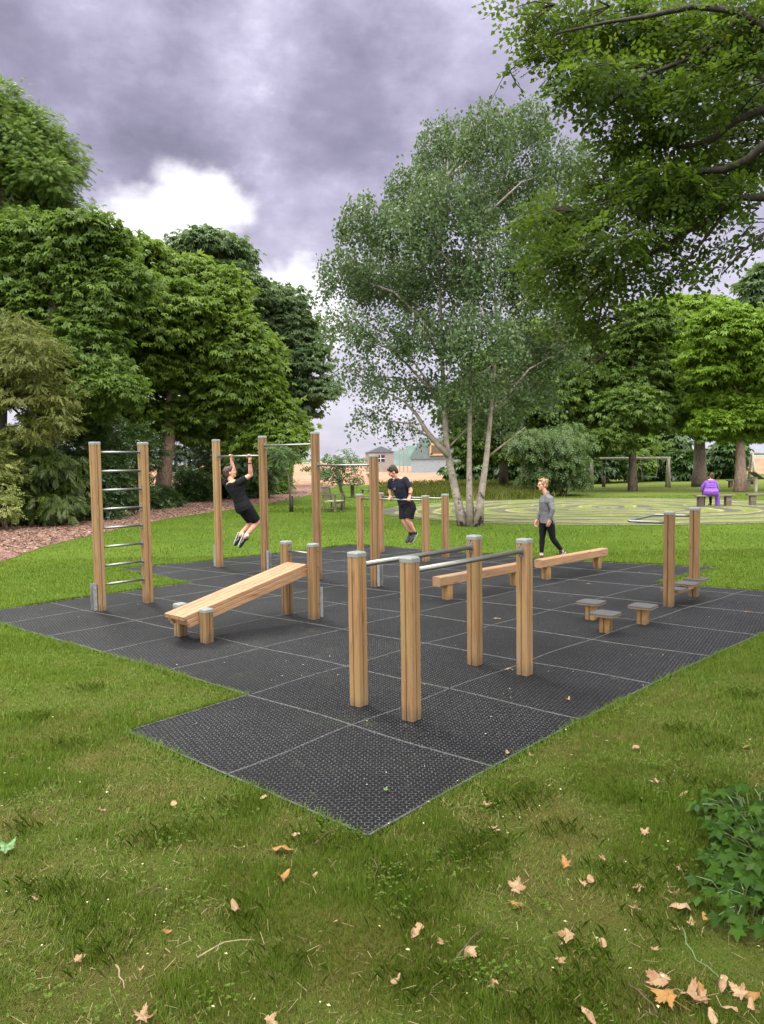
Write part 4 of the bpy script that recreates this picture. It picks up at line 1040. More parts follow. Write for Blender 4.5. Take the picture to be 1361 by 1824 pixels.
def lobes_px(L, Y, dz=.75, rg=None):
    out = []
    for l in L:
        px, py, rx, ry = l[:4]; w = l[4] if len(l) > 4 else 1.0; yy = Y+(l[5] if len(l) > 5 else (rg.uniform(-.12, .12)*Y*.25 if rg is not None else 0))
        c = J(px, py, yy); k = yy/FPX
        out.append((c, (rx*k, max(rx, ry)*k*dz, ry*k), w))
    return out
def limbs(mb, trunk, rad, lobes, rg, start=.35, twigs=4, lr=.35):
    mb.tube(trunk, rad, 10)
    n = len(trunk)
    for c, r, w in lobes:
        c = Vector(c); i = min(range(max(1, n//2), n), key=lambda a: (Vector(trunk[a])-c).length+(2.5 if Vector(trunk[a]).z > c.z else 0)); s = Vector(trunk[i]); r0 = rad[i]*lr
        m_ = s.lerp(c, .5)+Vector(rg.normal(0, .12, 3))*(c-s).length*.4+Vector((0, 0, .08*(c-s).length))
        mb.tube([s, s.lerp(m_, .5)+Vector((0, 0, .1)), m_, c], [r0, r0*.8, r0*.6, r0*.3], 6)
        for _ in range(twigs):
            d = Vector(nrm(rg.normal(size=3))); e = c+Vector((d.x*r[0], d.y*r[1], d.z*r[2]))*.85
            mb.tube([m_.lerp(c, .6), c.lerp(e, .5)+Vector(rg.normal(0, .1, 3)), e], [r0*.4, r0*.25, r0*.08], 5)
def tree(name, label, cat, base, trunk_px, Y, rad, L, mat, bark, nc, per, size, tpl, seed, group=None, rel=None, **kw):
    rg = np.random.default_rng(seed); root = thing(name, label, cat, base, 0, group)
    lob = lobes_px(L, Y, kw.pop('dz', .8), rg)
    tr = [Vector(base)-Vector((0, 0, .05))]+[J(px, py, Y) for px, py in trunk_px]
    rr = [rad*1.25]+[rad*(1-.75*(i+.3)/len(trunk_px)) for i in range(len(trunk_px))]
    tm = MB(); limbs(tm, tr, rr, lob, rg, twigs=kw.pop('twigs', 4), lr=kw.pop('lr', .4)); tm.build('trunk', bark, root, True, Vector(base))
    me = crown_mesh('crown', lob, nc, per, size, tpl, rg, **kw); me.transform(Matrix.Translation(-Vector(base)))
    link_mesh('crown', me, mat, root); return root
def shrub(name, label, cat, px, Y, L, mat, nc, per, size, tpl, seed, group=None, stems=6, **kw):
    rg = np.random.default_rng(seed); b = J(px, 900, Y); base = Vector((b.x, Y, 0)); root = thing(name, label, cat, base, 0, group)
    lob = lobes_px(L, Y, kw.pop('dz', .8), rg); tm = MB()
    for i in range(stems):
        c = Vector(lob[i % len(lob)][0]); s = base+Vector((rg.normal(0, .25), rg.normal(0, .25), -.03)); e = c+Vector(rg.normal(0, .3, 3)); e.z = max(e.z, .3)
        tm.tube([s, s.lerp(e, .5)+Vector(rg.normal(0, .12, 3)), e], [.05, .035, .012], 5)
    tm.build('stem', BARK, root, True, base)
    me = crown_mesh('foliage', lob, nc, per, size, tpl, rg, **kw); me.transform(Matrix.Translation(-base)); link_mesh('foliage', me, mat, root); return root

LCHEST = mat_leaf('leaf_chestnut', (.078, .140, .022), (.185, .275, .040), (.27, .35, .06), .48)
LMID = mat_leaf('leaf_mid_green', (.070, .132, .026), (.160, .245, .046), (.24, .31, .07), .48)
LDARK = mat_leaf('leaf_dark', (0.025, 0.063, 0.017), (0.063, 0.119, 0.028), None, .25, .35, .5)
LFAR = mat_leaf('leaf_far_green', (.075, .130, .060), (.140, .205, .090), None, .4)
LBIRCH = mat_leaf('leaf_birch', (.055, .095, .044), (.115, .170, .076), (.20, .255, .115), .36, .45, .28)
LOLIVE = mat_leaf('leaf_olive_conifer', (.075, .095, .018), (.185, .20, .045), (.28, .28, .09), .3)
LGOLD = mat_leaf('leaf_gold', (0.130, 0.182, 0.039), (0.338, 0.364, 0.117), (0.468, 0.468, 0.208), .3)
LBEECH = mat_leaf('leaf_overhang', (.030, .066, .012), (.080, .132, .014), (.165, .185, .016), .50, .45, .25)
LLIME = mat_leaf('leaf_lime', (0.104, 0.192, 0.016), (0.200, 0.320, 0.032), (0.288, 0.400, 0.048), .4)
LRHOD = mat_leaf('leaf_rhododendron', (0.022, 0.048, 0.017), (0.056, 0.101, 0.031), (0.105, 0.154, 0.063), .18, .3, .6)

# left bank, back to front
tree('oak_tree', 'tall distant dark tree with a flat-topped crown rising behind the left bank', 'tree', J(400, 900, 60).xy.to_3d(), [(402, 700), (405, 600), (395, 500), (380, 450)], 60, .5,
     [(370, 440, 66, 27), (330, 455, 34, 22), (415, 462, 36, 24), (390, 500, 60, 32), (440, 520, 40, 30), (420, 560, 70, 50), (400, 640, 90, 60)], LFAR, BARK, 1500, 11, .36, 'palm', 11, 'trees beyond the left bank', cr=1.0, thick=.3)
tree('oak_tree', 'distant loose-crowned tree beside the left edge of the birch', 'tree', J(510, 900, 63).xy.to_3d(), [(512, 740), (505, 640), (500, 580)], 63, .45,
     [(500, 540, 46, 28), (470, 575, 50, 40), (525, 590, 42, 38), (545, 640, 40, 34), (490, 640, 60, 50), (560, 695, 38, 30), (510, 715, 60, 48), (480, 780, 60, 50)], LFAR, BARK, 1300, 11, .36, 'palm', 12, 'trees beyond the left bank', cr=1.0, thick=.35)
tree('tall_tree', 'tallest feathery tree at the upper left corner above the bank', 'tree', J(-20, 900, 33).xy.to_3d(), [(-15, 600), (0, 400), (15, 260), (10, 190)], 33, .42,
     [(5, 190, 36, 42), (50, 235, 45, 36), (95, 265, 34, 32), (10, 270, 70, 46), (80, 320, 50, 40), (20, 350, 90, 50), (-70, 300, 80, 80), (-60, 200, 60, 60), (70, 400, 70, 40), (105, 385, 50, 34), (30, 420, 90, 40), (125, 300, 22, 26)], LMID, BARK, 1800, 13, .32, 'frond', 13, None, cr=.8, droop=.4, thick=.3)
tree('broad_tree', 'broad mid green tree stepping down from the upper left corner', 'tree', J(70, 900, 30).xy.to_3d(), [(75, 800), (85, 650), (100, 520), (110, 440)], 30, .38,
     [(60, 430, 80, 45), (150, 415, 52, 36), (190, 455, 36, 40), (100, 490, 90, 60), (0, 480, 80, 80), (170, 540, 60, 60), (60, 580, 90, 70), (-70, 560, 90, 120), (140, 630, 80, 60), (60, 680, 90, 70), (225, 505, 50, 50), (190, 700, 60, 50), (120, 740, 70, 40), (215, 440, 26, 26), (-170, 600, 110, 130), (-190, 740, 110, 90)], LMID, BARK, 3200, 12, .22, 'palm', 14, None, cr=.65, droop=.5, thick=.3, rand=.8, flat=.6)
tree('chestnut_tree', 'big domed chestnut tree with a pale leaning trunk behind the ladder', 'tree', G(288, 899), [(293, 840), (303, 760), (308, 680), (320, 600), (330, 540)], 37.5, .36,
     [(255, 480, 60, 40), (320, 505, 75, 46), (380, 560, 58, 56), (290, 570, 100, 70), (215, 560, 80, 70), (425, 620, 44, 60), (350, 650, 90, 70), (250, 660, 90, 60), (450, 690, 50, 60), (180, 690, 60, 50), (390, 735, 80, 44), (280, 745, 80, 34), (485, 750, 44, 50), (205, 765, 60, 30, .8), (500, 800, 34, 40), (360, 780, 44, 26, .6), (450, 795, 46, 34), (240, 450, 40, 26), (405, 520, 30, 34), (465, 640, 30, 46), (420, 690, 60, 50), (520, 770, 26, 34), (170, 760, 60, 34)], LCHEST, BARKP, 4600, 12, .255, 'palm', 15, None, cr=.75, droop=.5, dz=.75, lr=.18, thick=.30, rand=.8, flat=.6)
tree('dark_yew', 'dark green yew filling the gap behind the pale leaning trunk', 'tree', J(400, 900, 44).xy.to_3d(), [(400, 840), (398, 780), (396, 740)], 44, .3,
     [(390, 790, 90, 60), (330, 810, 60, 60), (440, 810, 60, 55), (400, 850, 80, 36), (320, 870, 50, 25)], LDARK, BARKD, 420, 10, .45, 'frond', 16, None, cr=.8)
tree('cypress_tree', 'olive brown cypress with drooping sprays at the left edge', 'tree', J(-10, 900, 26).xy.to_3d(), [(0, 820), (5, 720), (10, 620)], 26, .22,
     [(20, 590, 50, 40), (55, 640, 60, 42), (90, 700, 42, 36), (30, 700, 70, 40), (110, 750, 34, 26), (60, 770, 46, 26), (-50, 650, 70, 100), (5, 640, 50, 60)], LOLIVE, BARKD, 620, 12, .30, 'needle', 17, None, cr=.42, droop=.75, dz=.9)
tree('fir_tree', 'dark fir with sweeping yellow green lower branches at the left edge', 'tree', J(20, 900, 27).xy.to_3d(), [(25, 880), (30, 820), (40, 760)], 27, .2,
     [(80, 830, 60, 26), (120, 870, 40, 22), (30, 860, 60, 34), (90, 900, 50, 28), (20, 800, 70, 40), (40, 920, 60, 30)], mat_leaf('leaf_fir', (.022, .045, .008), (.07, .10, .015), (.11, .14, .02), .25), BARKD, 300, 12, .42, 'frond', 18, None, cr=.5, droop=.7, dz=.9)
D = 'evergreen shrubs along the mulch bed'
shrub('evergreen_shrub', 'dark glossy evergreen shrub at the mulch edge left of the ladder', 'shrub', 150, 29.5, [(150, 840, 42, 50), (130, 890, 46, 45), (185, 870, 40, 55), (165, 910, 45, 26)], LRHOD, 300, 12, .30, 'spray', 21, D, cr=.42, thick=.2)
shrub('evergreen_shrub', 'rounded evergreen shrub seen through the rungs of the ladder', 'shrub', 225, 35.5, [(225, 830, 45, 40), (215, 875, 46, 42), (250, 890, 38, 28), (240, 800, 50, 34)], LRHOD, 320, 12, .30, 'spray', 22, D, cr=.42, thick=.2)
shrub('evergreen_shrub', 'low spreading shrub just right of the ladder at the mulch edge', 'shrub', 278, 35.5, [(275, 888, 34, 20), (300, 897, 20, 13)], LRHOD, 120, 12, .26, 'spray', 23, D, cr=.35)
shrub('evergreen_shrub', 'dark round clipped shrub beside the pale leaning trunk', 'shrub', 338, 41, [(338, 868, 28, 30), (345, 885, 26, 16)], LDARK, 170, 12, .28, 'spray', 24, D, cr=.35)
shrub('evergreen_shrub', 'leafy evergreen shrub behind the man doing the pull-up', 'shrub', 420, 45, [(410, 845, 42, 40), (440, 865, 40, 26), (380, 870, 36, 24)], LRHOD, 240, 12, .34, 'spray', 25, D, cr=.45)
shrub('evergreen_shrub', 'leafy evergreen shrub at the right end of the bank by the dirt track', 'shrub', 480, 49, [(480, 840, 30, 42), (492, 868, 20, 16), (465, 868, 26, 16)], LMID, 200, 12, .36, 'spray', 26, D, cr=.45)
shrub('golden_shrub', 'pale golden variegated shrub at the bottom left of the bank', 'shrub', -5, 25, [(5, 840, 30, 40), (-10, 890, 40, 50), (15, 905, 18, 30), (-40, 830, 50, 80)], LGOLD, 220, 12, .19, 'spray', 27, None, cr=.28)
shrub('laurel_shrub', 'bright green laurel sprays low in front of the dark fir', 'shrub', 60, 26.5, [(70, 895, 44, 20), (35, 920, 36, 22), (100, 905, 30, 16)], LMID, 90, 10, .30, 'spray', 28, None, cr=.4)
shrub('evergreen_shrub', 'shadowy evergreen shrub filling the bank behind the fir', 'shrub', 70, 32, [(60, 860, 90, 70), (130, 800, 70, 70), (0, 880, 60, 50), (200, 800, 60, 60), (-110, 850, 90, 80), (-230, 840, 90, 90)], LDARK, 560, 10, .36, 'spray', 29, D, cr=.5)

# the three-stemmed birch
rg = np.random.default_rng(31); by = 23.7; bbase = G(838, 938)
broot = thing('birch_tree', 'tall three-stemmed silver birch on the lawn behind the balance beams', 'tree', bbase)
stems = [[(826, 941), (818, 905), (806, 850), (796, 800), (791, 720), (786, 600), (782, 450), (796, 320)], [(839, 940), (836, 880), (836, 800), (838, 680), (846, 520), (858, 390)], [(851, 941), (856, 890), (866, 820), (874, 740), (884, 600), (908, 450)]]
tm = MB(); sp = []
for s_i, st in enumerate(stems):
    p = [J(x, y, by+(.15, 0, -.1)[s_i]) for x, y in st]; p[0].z = -.03; r0 = (.165, .125, .145)[s_i]
    tm = MB(); tm.tube(p, [r0*1.2]+[r0*(1-.86*(i/(len(p)-1))**.8) for i in range(1, len(p))], 12); tm.build('trunk', BIRCH, broot, True, bbase); sp.append(p)
BL = [(800, 265, 58, 62), (862, 240, 46, 66), (935, 235, 46, 62), (1000, 300, 56, 64), (742, 340, 56, 60), (720, 420, 66, 66), (645, 400, 40, 56), (800, 380, 80, 80), (890, 360, 70, 84), (985, 410, 76, 80), (618, 490, 52, 56), (690, 510, 70, 66), (780, 500, 80, 76), (880, 490, 80, 80), (970, 530, 70, 80), (610, 585, 46, 50), (680, 605, 60, 50), (765, 600, 70, 60), (860, 600, 76, 66), (950, 630, 60, 60), (632, 670, 54, 40), (705, 690, 56, 40), (770, 690, 40, 40), (900, 690, 50, 46), (660, 745, 40, 24), (725, 765, 40, 26), (1010, 620, 40, 60), (830, 690, 60, 50), (880, 740, 50, 44), (800, 740, 30, 30), (950, 700, 50, 50)]
BW = [1.2]*14+[.7]*3+[1]*3+[.55]*3+[.5]+[.4]*2+[.6]+[.8, .8, .5, .8]
lob = lobes_px([(*l, w, rg.uniform(-1.6, 1.6)) for l, w in zip(BL, BW)], by, .9)
bm_ = MB()
for c, r, w in lob:                            # limbs rising from the stems, then hanging twigs
    c = Vector(c); cand = [p for st in sp for p in st[2:] if p.z < c.z-.3 and p.z > 2.6] or [sp[0][3]]
    s = min(cand, key=lambda p: (p-c).length); Lg = (c-s).length
    m_ = s.lerp(c, .5)+Vector((0, 0, .12*Lg)); bm_.tube([s, s.lerp(m_, .5), m_, c], [.022+.010*Lg, .018+.006*Lg, .016+.004*Lg, .012], 6)
    for _ in range(7):
        d = Vector(nrm(rg.normal(size=3))); e = c+Vector((d.x*r[0], d.y*r[1], abs(d.z)*r[2]))*.9; bm_.tube([c, c.lerp(e, .6)+Vector((0, 0, .1)), e, e+Vector((d.x*.2, d.y*.2, -.6))], [.012, .009, .006, .003], 4)
for pth, r0 in (([(799, 812), (778, 790), (758, 765), (742, 738), (720, 715), (690, 700)], .10), ([(868, 815), (895, 793), (918, 776), (936, 760)], .04), ([(786, 640), (760, 590), (745, 540)], .06), ([(838, 690), (820, 640), (812, 560)], .05)):
    p = [J(x, y, by) for x, y in pth]; bm_.tube(p, [r0*(1-.8*i/(len(p)-1)) for i in range(len(p))], 7)
bm_.build('branches', BIRCH, broot, True, bbase)
n = 8300; c0, cd, kk = shell(lob, n, rg, -.6, .34)
tl = rg.uniform(.35, 1.05, n); m = 10; tt = (np.arange(m)+rg.random((n, m)))/m
drift = nrm(np.concatenate([cd[:, :2]+rg.normal(0, .5, (n, 2)), np.zeros((n, 1))], 1))*.30
P_ = c0[:, None, :]+drift[:, None, :]*(tt[..., None]**.7)*tl[:, None, None]; P_[..., 2] += .18*tl[:, None]*np.sin(tt*2.2)-tl[:, None]*tt**1.5*.95
P_ = P_+rg.normal(0, .055, P_.shape); P_ = P_.reshape(-1, 3); N = len(P_)
f = nrm(rg.normal(size=(N, 3))*np.array([1, 1, .5])+np.array([0, 0, -.9])); up = nrm(rg.normal(size=(N, 3))+np.array([0, 0, .6]))
Lf = rg.uniform(.070, .118, N); s = nrm(np.cross(up, f)); V = np.stack([P_, P_+f*(Lf*.4)[:, None]+s*(Lf*.42)[:, None], P_+f*Lf[:, None], P_+f*(Lf*.4)[:, None]-s*(Lf*.42)[:, None]], 1)
ct = np.repeat(np.clip(rg.normal(.5, .16, n), 0, 1), m); me = poly_mesh('crown', V, 4, np.clip(ct+rg.normal(0, .12, N), 0, 1)); me.transform(Matrix.Translation(-bbase)); link_mesh('crown', me, LBIRCH, broot)

# behind and right of the birch
tree('lime_tree', 'dense dark green tree directly behind the birch stems', 'tree', G(897, 871), [(897, 830), (898, 780), (902, 720), (910, 650)], 47, .28,
     [(880, 740, 60, 46), (830, 735, 40, 50), (940, 720, 60, 50), (900, 670, 70, 50), (840, 790, 40, 30), (985, 690, 60, 60), (960, 620, 70, 50), (1030, 640, 60, 60), (960, 780, 50, 34), (1010, 740, 50, 50), (1060, 700, 50, 60), (860, 810, 40, 24), (1060, 780, 50, 36), (1010, 800, 44, 30), (930, 810, 40, 24)], LMID, BARK, 2400, 12, .30, 'palm', 41, 'trees round the far lawn', cr=.95, thick=.3, rand=.8)
tree('lime_tree', 'slender-trunked tree standing in front of the grey swing frame', 'tree', G(1127, 875), [(1127, 830), (1126, 780), (1124, 710), (1128, 640)], 45.5, .24,
     [(1120, 620, 46, 40), (1150, 575, 46, 36), (1100, 670, 50, 44), (1160, 660, 46, 40), (1125, 730, 60, 40), (1180, 715, 32, 34), (1090, 745, 44, 30), (1155, 765, 30, 14, .5), (1085, 785, 40, 26)], LMID, BARK, 1500, 12, .27, 'palm', 42, 'trees round the far lawn', cr=.8, thick=.3, rand=.8)
tree('lime_tree', 'dark-trunked lime tree behind the person in purple', 'tree', G(1246, 867), [(1247, 830), (1246, 780), (1240, 720), (1232, 650)], 51, .42,
     [(1195, 565, 50, 36), (1250, 565, 56, 36), (1175, 620, 50, 44), (1230, 625, 60, 50), (1215, 690, 60, 40), (1265, 690, 46, 44), (1240, 750, 40, 30), (1275, 775, 26, 14, .5)], LLIME, BARK, 1700, 12, .28, 'palm', 43, 'trees round the far lawn', cr=.8, thick=.3, rand=.8)
tree('plane_tree', 'broad tree with a pale pinkish twin trunk near the right edge', 'tree', G(1319, 876), [(1319, 840), (1319, 800), (1318, 770), (1326, 720), (1330, 650)], 43, .30,
     [(1290, 590, 52, 46), (1345, 600, 50, 56), (1270, 650, 52, 44), (1330, 680, 60, 46), (1395, 640, 60, 80), (1290, 715, 50, 34), (1360, 740, 50, 34), (1275, 755, 38, 24), (1340, 775, 40, 16, .6), (1400, 770, 40, 26)], LLIME, BARKP, 2000, 12, .26, 'palm', 44, 'trees round the far lawn', cr=.75, lr=.5, thick=.3, rand=.8)
tree('oak_tree', 'far dark tree top showing at the right edge above the limes', 'tree', J(1375, 900, 72).xy.to_3d(), [(1375, 740), (1374, 640), (1372, 560)], 72, .5,
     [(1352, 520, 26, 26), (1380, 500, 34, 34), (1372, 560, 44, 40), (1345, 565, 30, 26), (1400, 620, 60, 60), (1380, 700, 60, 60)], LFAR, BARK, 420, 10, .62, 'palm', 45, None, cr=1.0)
shrub('weeping_birch', 'silvery weeping birch bush hanging to the grass behind the walking woman', 'bush', 1000, 41, [(985, 800, 40, 40), (1008, 812, 30, 46), (958, 840, 26, 34), (1000, 850, 44, 28), (1015, 785, 34, 34), (945, 790, 36, 34)], mat_leaf('leaf_weeping', (.045, .085, .025), (.105, .165, .048), (.18, .24, .09), .4), 620, 14, .27, 'twig', 46, None, cr=.6, droop=1.6, thick=.45)
HG = 'shrubs behind the swings'
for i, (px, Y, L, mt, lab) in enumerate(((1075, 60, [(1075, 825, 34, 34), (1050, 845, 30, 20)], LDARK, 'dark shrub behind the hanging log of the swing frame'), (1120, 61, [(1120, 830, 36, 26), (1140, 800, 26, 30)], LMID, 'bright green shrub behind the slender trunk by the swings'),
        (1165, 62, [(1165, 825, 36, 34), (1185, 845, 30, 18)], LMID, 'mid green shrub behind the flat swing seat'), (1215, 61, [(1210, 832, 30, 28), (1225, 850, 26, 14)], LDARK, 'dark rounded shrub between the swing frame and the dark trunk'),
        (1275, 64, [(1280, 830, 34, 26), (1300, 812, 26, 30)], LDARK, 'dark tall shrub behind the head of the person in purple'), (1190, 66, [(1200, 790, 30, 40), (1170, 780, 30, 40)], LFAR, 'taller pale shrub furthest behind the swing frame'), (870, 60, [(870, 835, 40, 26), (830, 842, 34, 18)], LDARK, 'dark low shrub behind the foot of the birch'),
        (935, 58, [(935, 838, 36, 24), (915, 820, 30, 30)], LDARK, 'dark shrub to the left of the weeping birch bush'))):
    shrub('shrub', lab, 'shrub', px, Y, L, mt, 170, 10, .50, 'palm', 60+i, HG, cr=.7)

# saplings
sp_ = thing('sapling', 'thin leaning sapling with a dark trunk guard left of the armchair', 'tree', G(519, 912)); B0 = G(519, 912); yy = B0.y
MB().tube([B0, J(514, 850, yy), J(507, 832, yy), J(497, 815, yy)], [.05, .035, .025, .012], 7).build('trunk', BARK, sp_, True, B0)
MB().tube([B0, J(519, 884, yy)], [.085, .08], 10).build('trunk_guard', BARKD, sp_, True, B0)
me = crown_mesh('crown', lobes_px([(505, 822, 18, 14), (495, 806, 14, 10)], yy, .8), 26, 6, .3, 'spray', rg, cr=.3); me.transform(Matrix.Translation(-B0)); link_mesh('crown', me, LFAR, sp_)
B0 = G(610, 908); yy = B0.y; sp2 = thing('young_tree', 'small crooked tree with sparse leaves behind the armchair', 'tree', B0)
tm = MB(); tm.tube([B0, J(612, 885, yy), J(606, 868, yy), J(601, 850, yy), J(598, 832, yy)], [.09, .075, .06, .04, .015], 7)
for e in ((575, 838), (625, 828), (640, 846), (585, 818)): tm.tube([J(603, 858, yy), J((603+e[0])/2, (850+e[1])/2-4, yy), J(*e, yy)], [.03, .02, .008], 5)
tm.build('trunk', BARK, sp2, True, B0)
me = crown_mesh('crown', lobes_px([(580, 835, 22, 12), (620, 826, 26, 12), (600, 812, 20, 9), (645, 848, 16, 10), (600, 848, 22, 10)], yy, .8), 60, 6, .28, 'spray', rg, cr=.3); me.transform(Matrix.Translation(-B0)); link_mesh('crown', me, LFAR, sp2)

# the near tree whose branches hang in from the right
rg = np.random.default_rng(71); ob = Vector((7.4, 7.2, 0)); oroot = thing('overhanging_tree', 'dark near tree reaching in from the upper right with leafy hanging boughs', 'tree', ob)
tm = MB(); trunk = [ob, ob+Vector((-.1, 0, 2)), ob+Vector((-.2, 0, 4)), ob+Vector((-.5, .1, 6)), ob+Vector((-.6, 0, 9))]; tm.tube(trunk, [.42, .34, .30, .24, .10], 12)
paths = [([(1420, 190, 7.6), (1361, 195, 7.7), (1310, 215, 7.8), (1272, 248, 7.9), (1220, 262, 8.1), (1160, 250, 8.2)], 4.6, .055), ([(1430, 250, 7.4), (1361, 258, 7.4), (1330, 285, 7.5), (1290, 302, 7.6), (1230, 306, 7.8), (1130, 340, 8.2), (1050, 390, 8.5), (985, 420, 8.6)], 4.4, .06), ([(1440, 340, 7.5), (1361, 352, 7.6), (1310, 352, 7.7), (1270, 385, 7.8), (1180, 440, 8.2), (1080, 500, 8.6), (1020, 560, 8.8)], 3.9, .05),
     ([(1440, 20, 7.5), (1361, 52, 7.5), (1316, 20, 7.6), (1235, 12, 7.7), (1150, 30, 7.9), (1080, 40, 8.0), (990, 60, 8.1)], 5.4, .05), ([(1316, 20, 7.6), (1296, 60, 7.7), (1240, 100, 7.8), (1160, 130, 8.), (1090, 180, 8.2), (1040, 230, 8.3)], None, .03), ([(1430, 400, 7.3), (1361, 415, 7.4), (1320, 450, 7.5), (1285, 490, 7.6)], 3.6, .02), ([(1080, 500, 8.6), (1065, 580, 8.8), (1048, 650, 8.9)], None, .014), ([(1310, 352, 7.7), (1260, 420, 7.9), (1210, 480, 8.), (1170, 530, 8.1)], None, .018)]
for pth, z, r0 in paths:
    p = [J(*a) for a in pth]
    if z: p = [Vector((ob.x-.3, ob.y, z))]+p
    tm.tube([a if a.z > 20 else a*.965+Vector((0, 0, .035*CAMH)) for a in p], [.85*r0*(1-.85*i/(len(p)-1))+.004 for i in range(len(p))], 7)
OL = [(930, 30, 40, 26, .8), (1000, 40, 60, 40), (1085, 60, 70, 60), (1180, 60, 80, 60), (1270, 80, 80, 70), (1350, 60, 60, 70), (1000, 110, 50, 30, .8), (1060, 150, 60, 44), (1150, 160, 80, 60), (1250, 180, 80, 60), (1340, 180, 60, 70), (1070, 215, 46, 24, .7), (1140, 250, 60, 34), (1220, 270, 80, 50), (1320, 290, 70, 60), (960, 400, 44, 40), (1020, 380, 60, 50), (1090, 340, 60, 50), (1150, 350, 70, 54), (1230, 360, 70, 50), (1010, 450, 56, 50), (1090, 430, 70, 54), (1170, 430, 60, 44), (985, 510, 34, 40), (1040, 520, 50, 44), (1110, 500, 50, 36), (1185, 500, 34, 26, .6), (1000, 570, 30, 30), (1050, 590, 40, 36, .7), (1045, 650, 26, 34, .35), (1290, 460, 26, 30, .4), (1330, 420, 40, 24, .4), (1290, 390, 40, 30, .6)]
lob = lobes_px([(*l[:4], l[4] if len(l) > 4 else 1., rg.uniform(-.8, .8)) for l in OL], 8.2, 1.1)
for c, r, w in lob:
    for _ in range(5):
        c = Vector(c); e = c+Vector(rg.normal(0, .5, 3))*r[0]; s = c+Vector((r[0]*1.3, -.1, r[2]*.4)); tm.tube([s, s.lerp(e, .5)+Vector((0, 0, .04)), e], [.009, .006, .002], 4)
tips = [[(1010, 60, 8.1), (960, 85, 8.1), (925, 110, 8.1), (895, 140, 8.1), (872, 185, 8.1)], [(960, 25, 8.1), (925, 25, 8.1), (888, 38, 8.1)], [(1050, 150, 8.2), (1005, 175, 8.2), (965, 205, 8.2)], [(905, 120, 8.1), (920, 150, 8.1), (935, 165, 8.1)], [(1340, 400, 7.5), (1310, 430, 7.5), (1290, 470, 7.6), (1280, 505, 7.6)], [(1361, 430, 7.5), (1340, 450, 7.5), (1320, 480, 7.5)], [(1200, 470, 8), (1180, 510, 8), (1160, 545, 8)], [(1000, 560, 8.8), (985, 600, 8.8)]]
lp = []; ld = []
for tp in tips:
    p = [J(*a) for a in tp]; tm.tube(p, [.008-.005*i/(len(p)-1) for i in range(len(p))], 4)
    for a, b in zip(p, p[1:]):
        k = int((b-a).length/.035)
        for i in range(k): lp.append(tuple(a.lerp(b, i/k)+Vector(rg.normal(0, .025, 3)))); ld.append(tuple((b-a).normalized()))
tm.build('trunk', BARKD, oroot, True, ob)
lp = np.array(lp); ld = np.array(ld); me1 = crown_mesh('c1', lob, 620, 9, .205, 'oval', rg, cr=.21, droop=.45, thick=.45, rand=.8, flat=.7, tilt=.7)
up_l = [(Vector(c), r, 1.0) for c, r in (((5.2, 3.2, 7.2), (2.4, 2.2, 1.2)), ((2.6, 1.8, 6.6), (2.2, 2.0, 1.1)), ((.2, .6, 6.2), (2.2, 1.8, 1.0)), ((4.2, -.6, 6.8), (2.6, 2.2, 1.2)), ((1.2, -2.0, 6.6), (2.6, 1.8, 1.0)), ((-2.2, -.6, 6.0), (1.9, 1.6, .9)), ((7.6, .8, 7.2), (2.4, 2.2, 1.4)), ((7.5, 7.5, 9.6), (2.6, 2.4, 1.3)), ((3.4, 4.0, 7.6), (1.8, 1.2, .9)), ((9.6, 5.0, 7.6), (2.2, 2.4, 1.4)))]  # unseen part of the crown, added over the camera to shade the foreground
um = MB()
for c, r, w in up_l:
    s = Vector(trunk[3]); um.tube([s, s.lerp(c, .5)+Vector((0, 0, .4)), c], [.12, .08, .03], 7)
um.build('shade_bough', BARKD, oroot, True, ob)
me_u = crown_mesh('shade_canopy', up_l, 720, 8, .32, 'oval', rg, cr=.45, droop=.4, thick=.3, rand=.8, flat=.6, tilt=.6); me_u.transform(Matrix.Translation(-ob)); link_mesh('shade_canopy', me_u, LBEECH, oroot)
N = len(lp); f = nrm(ld+rg.normal(0, .7, (N, 3))); up = nrm(rg.normal(0, .6, (N, 3))+np.array([0, -.3, 1])); s = nrm(np.cross(up, f)); Lf = rg.uniform(.055, .085, N)
V2 = np.stack([lp, lp+f*(Lf*.5)[:, None]+s*(Lf*.32)[:, None], lp+f*Lf[:, None], lp+f*(Lf*.5)[:, None]-s*(Lf*.32)[:, None]], 1)
v1 = np.zeros(len(me1.vertices)*3, np.float32); me1.vertices.foreach_get('co', v1); t1 = np.zeros(len(me1.vertices), np.float32); me1.attributes['tint'].data.foreach_get('value', t1)
me = poly_mesh('crown', np.concatenate([v1.reshape(-1, 3), V2.reshape(-1, 3)]), 4, np.concatenate([t1[::4], rg.uniform(.1, .6, N)])); bpy.data.meshes.remove(me1)
me.transform(Matrix.Translation(-ob)); link_mesh('crown', me, LBEECH, oroot)

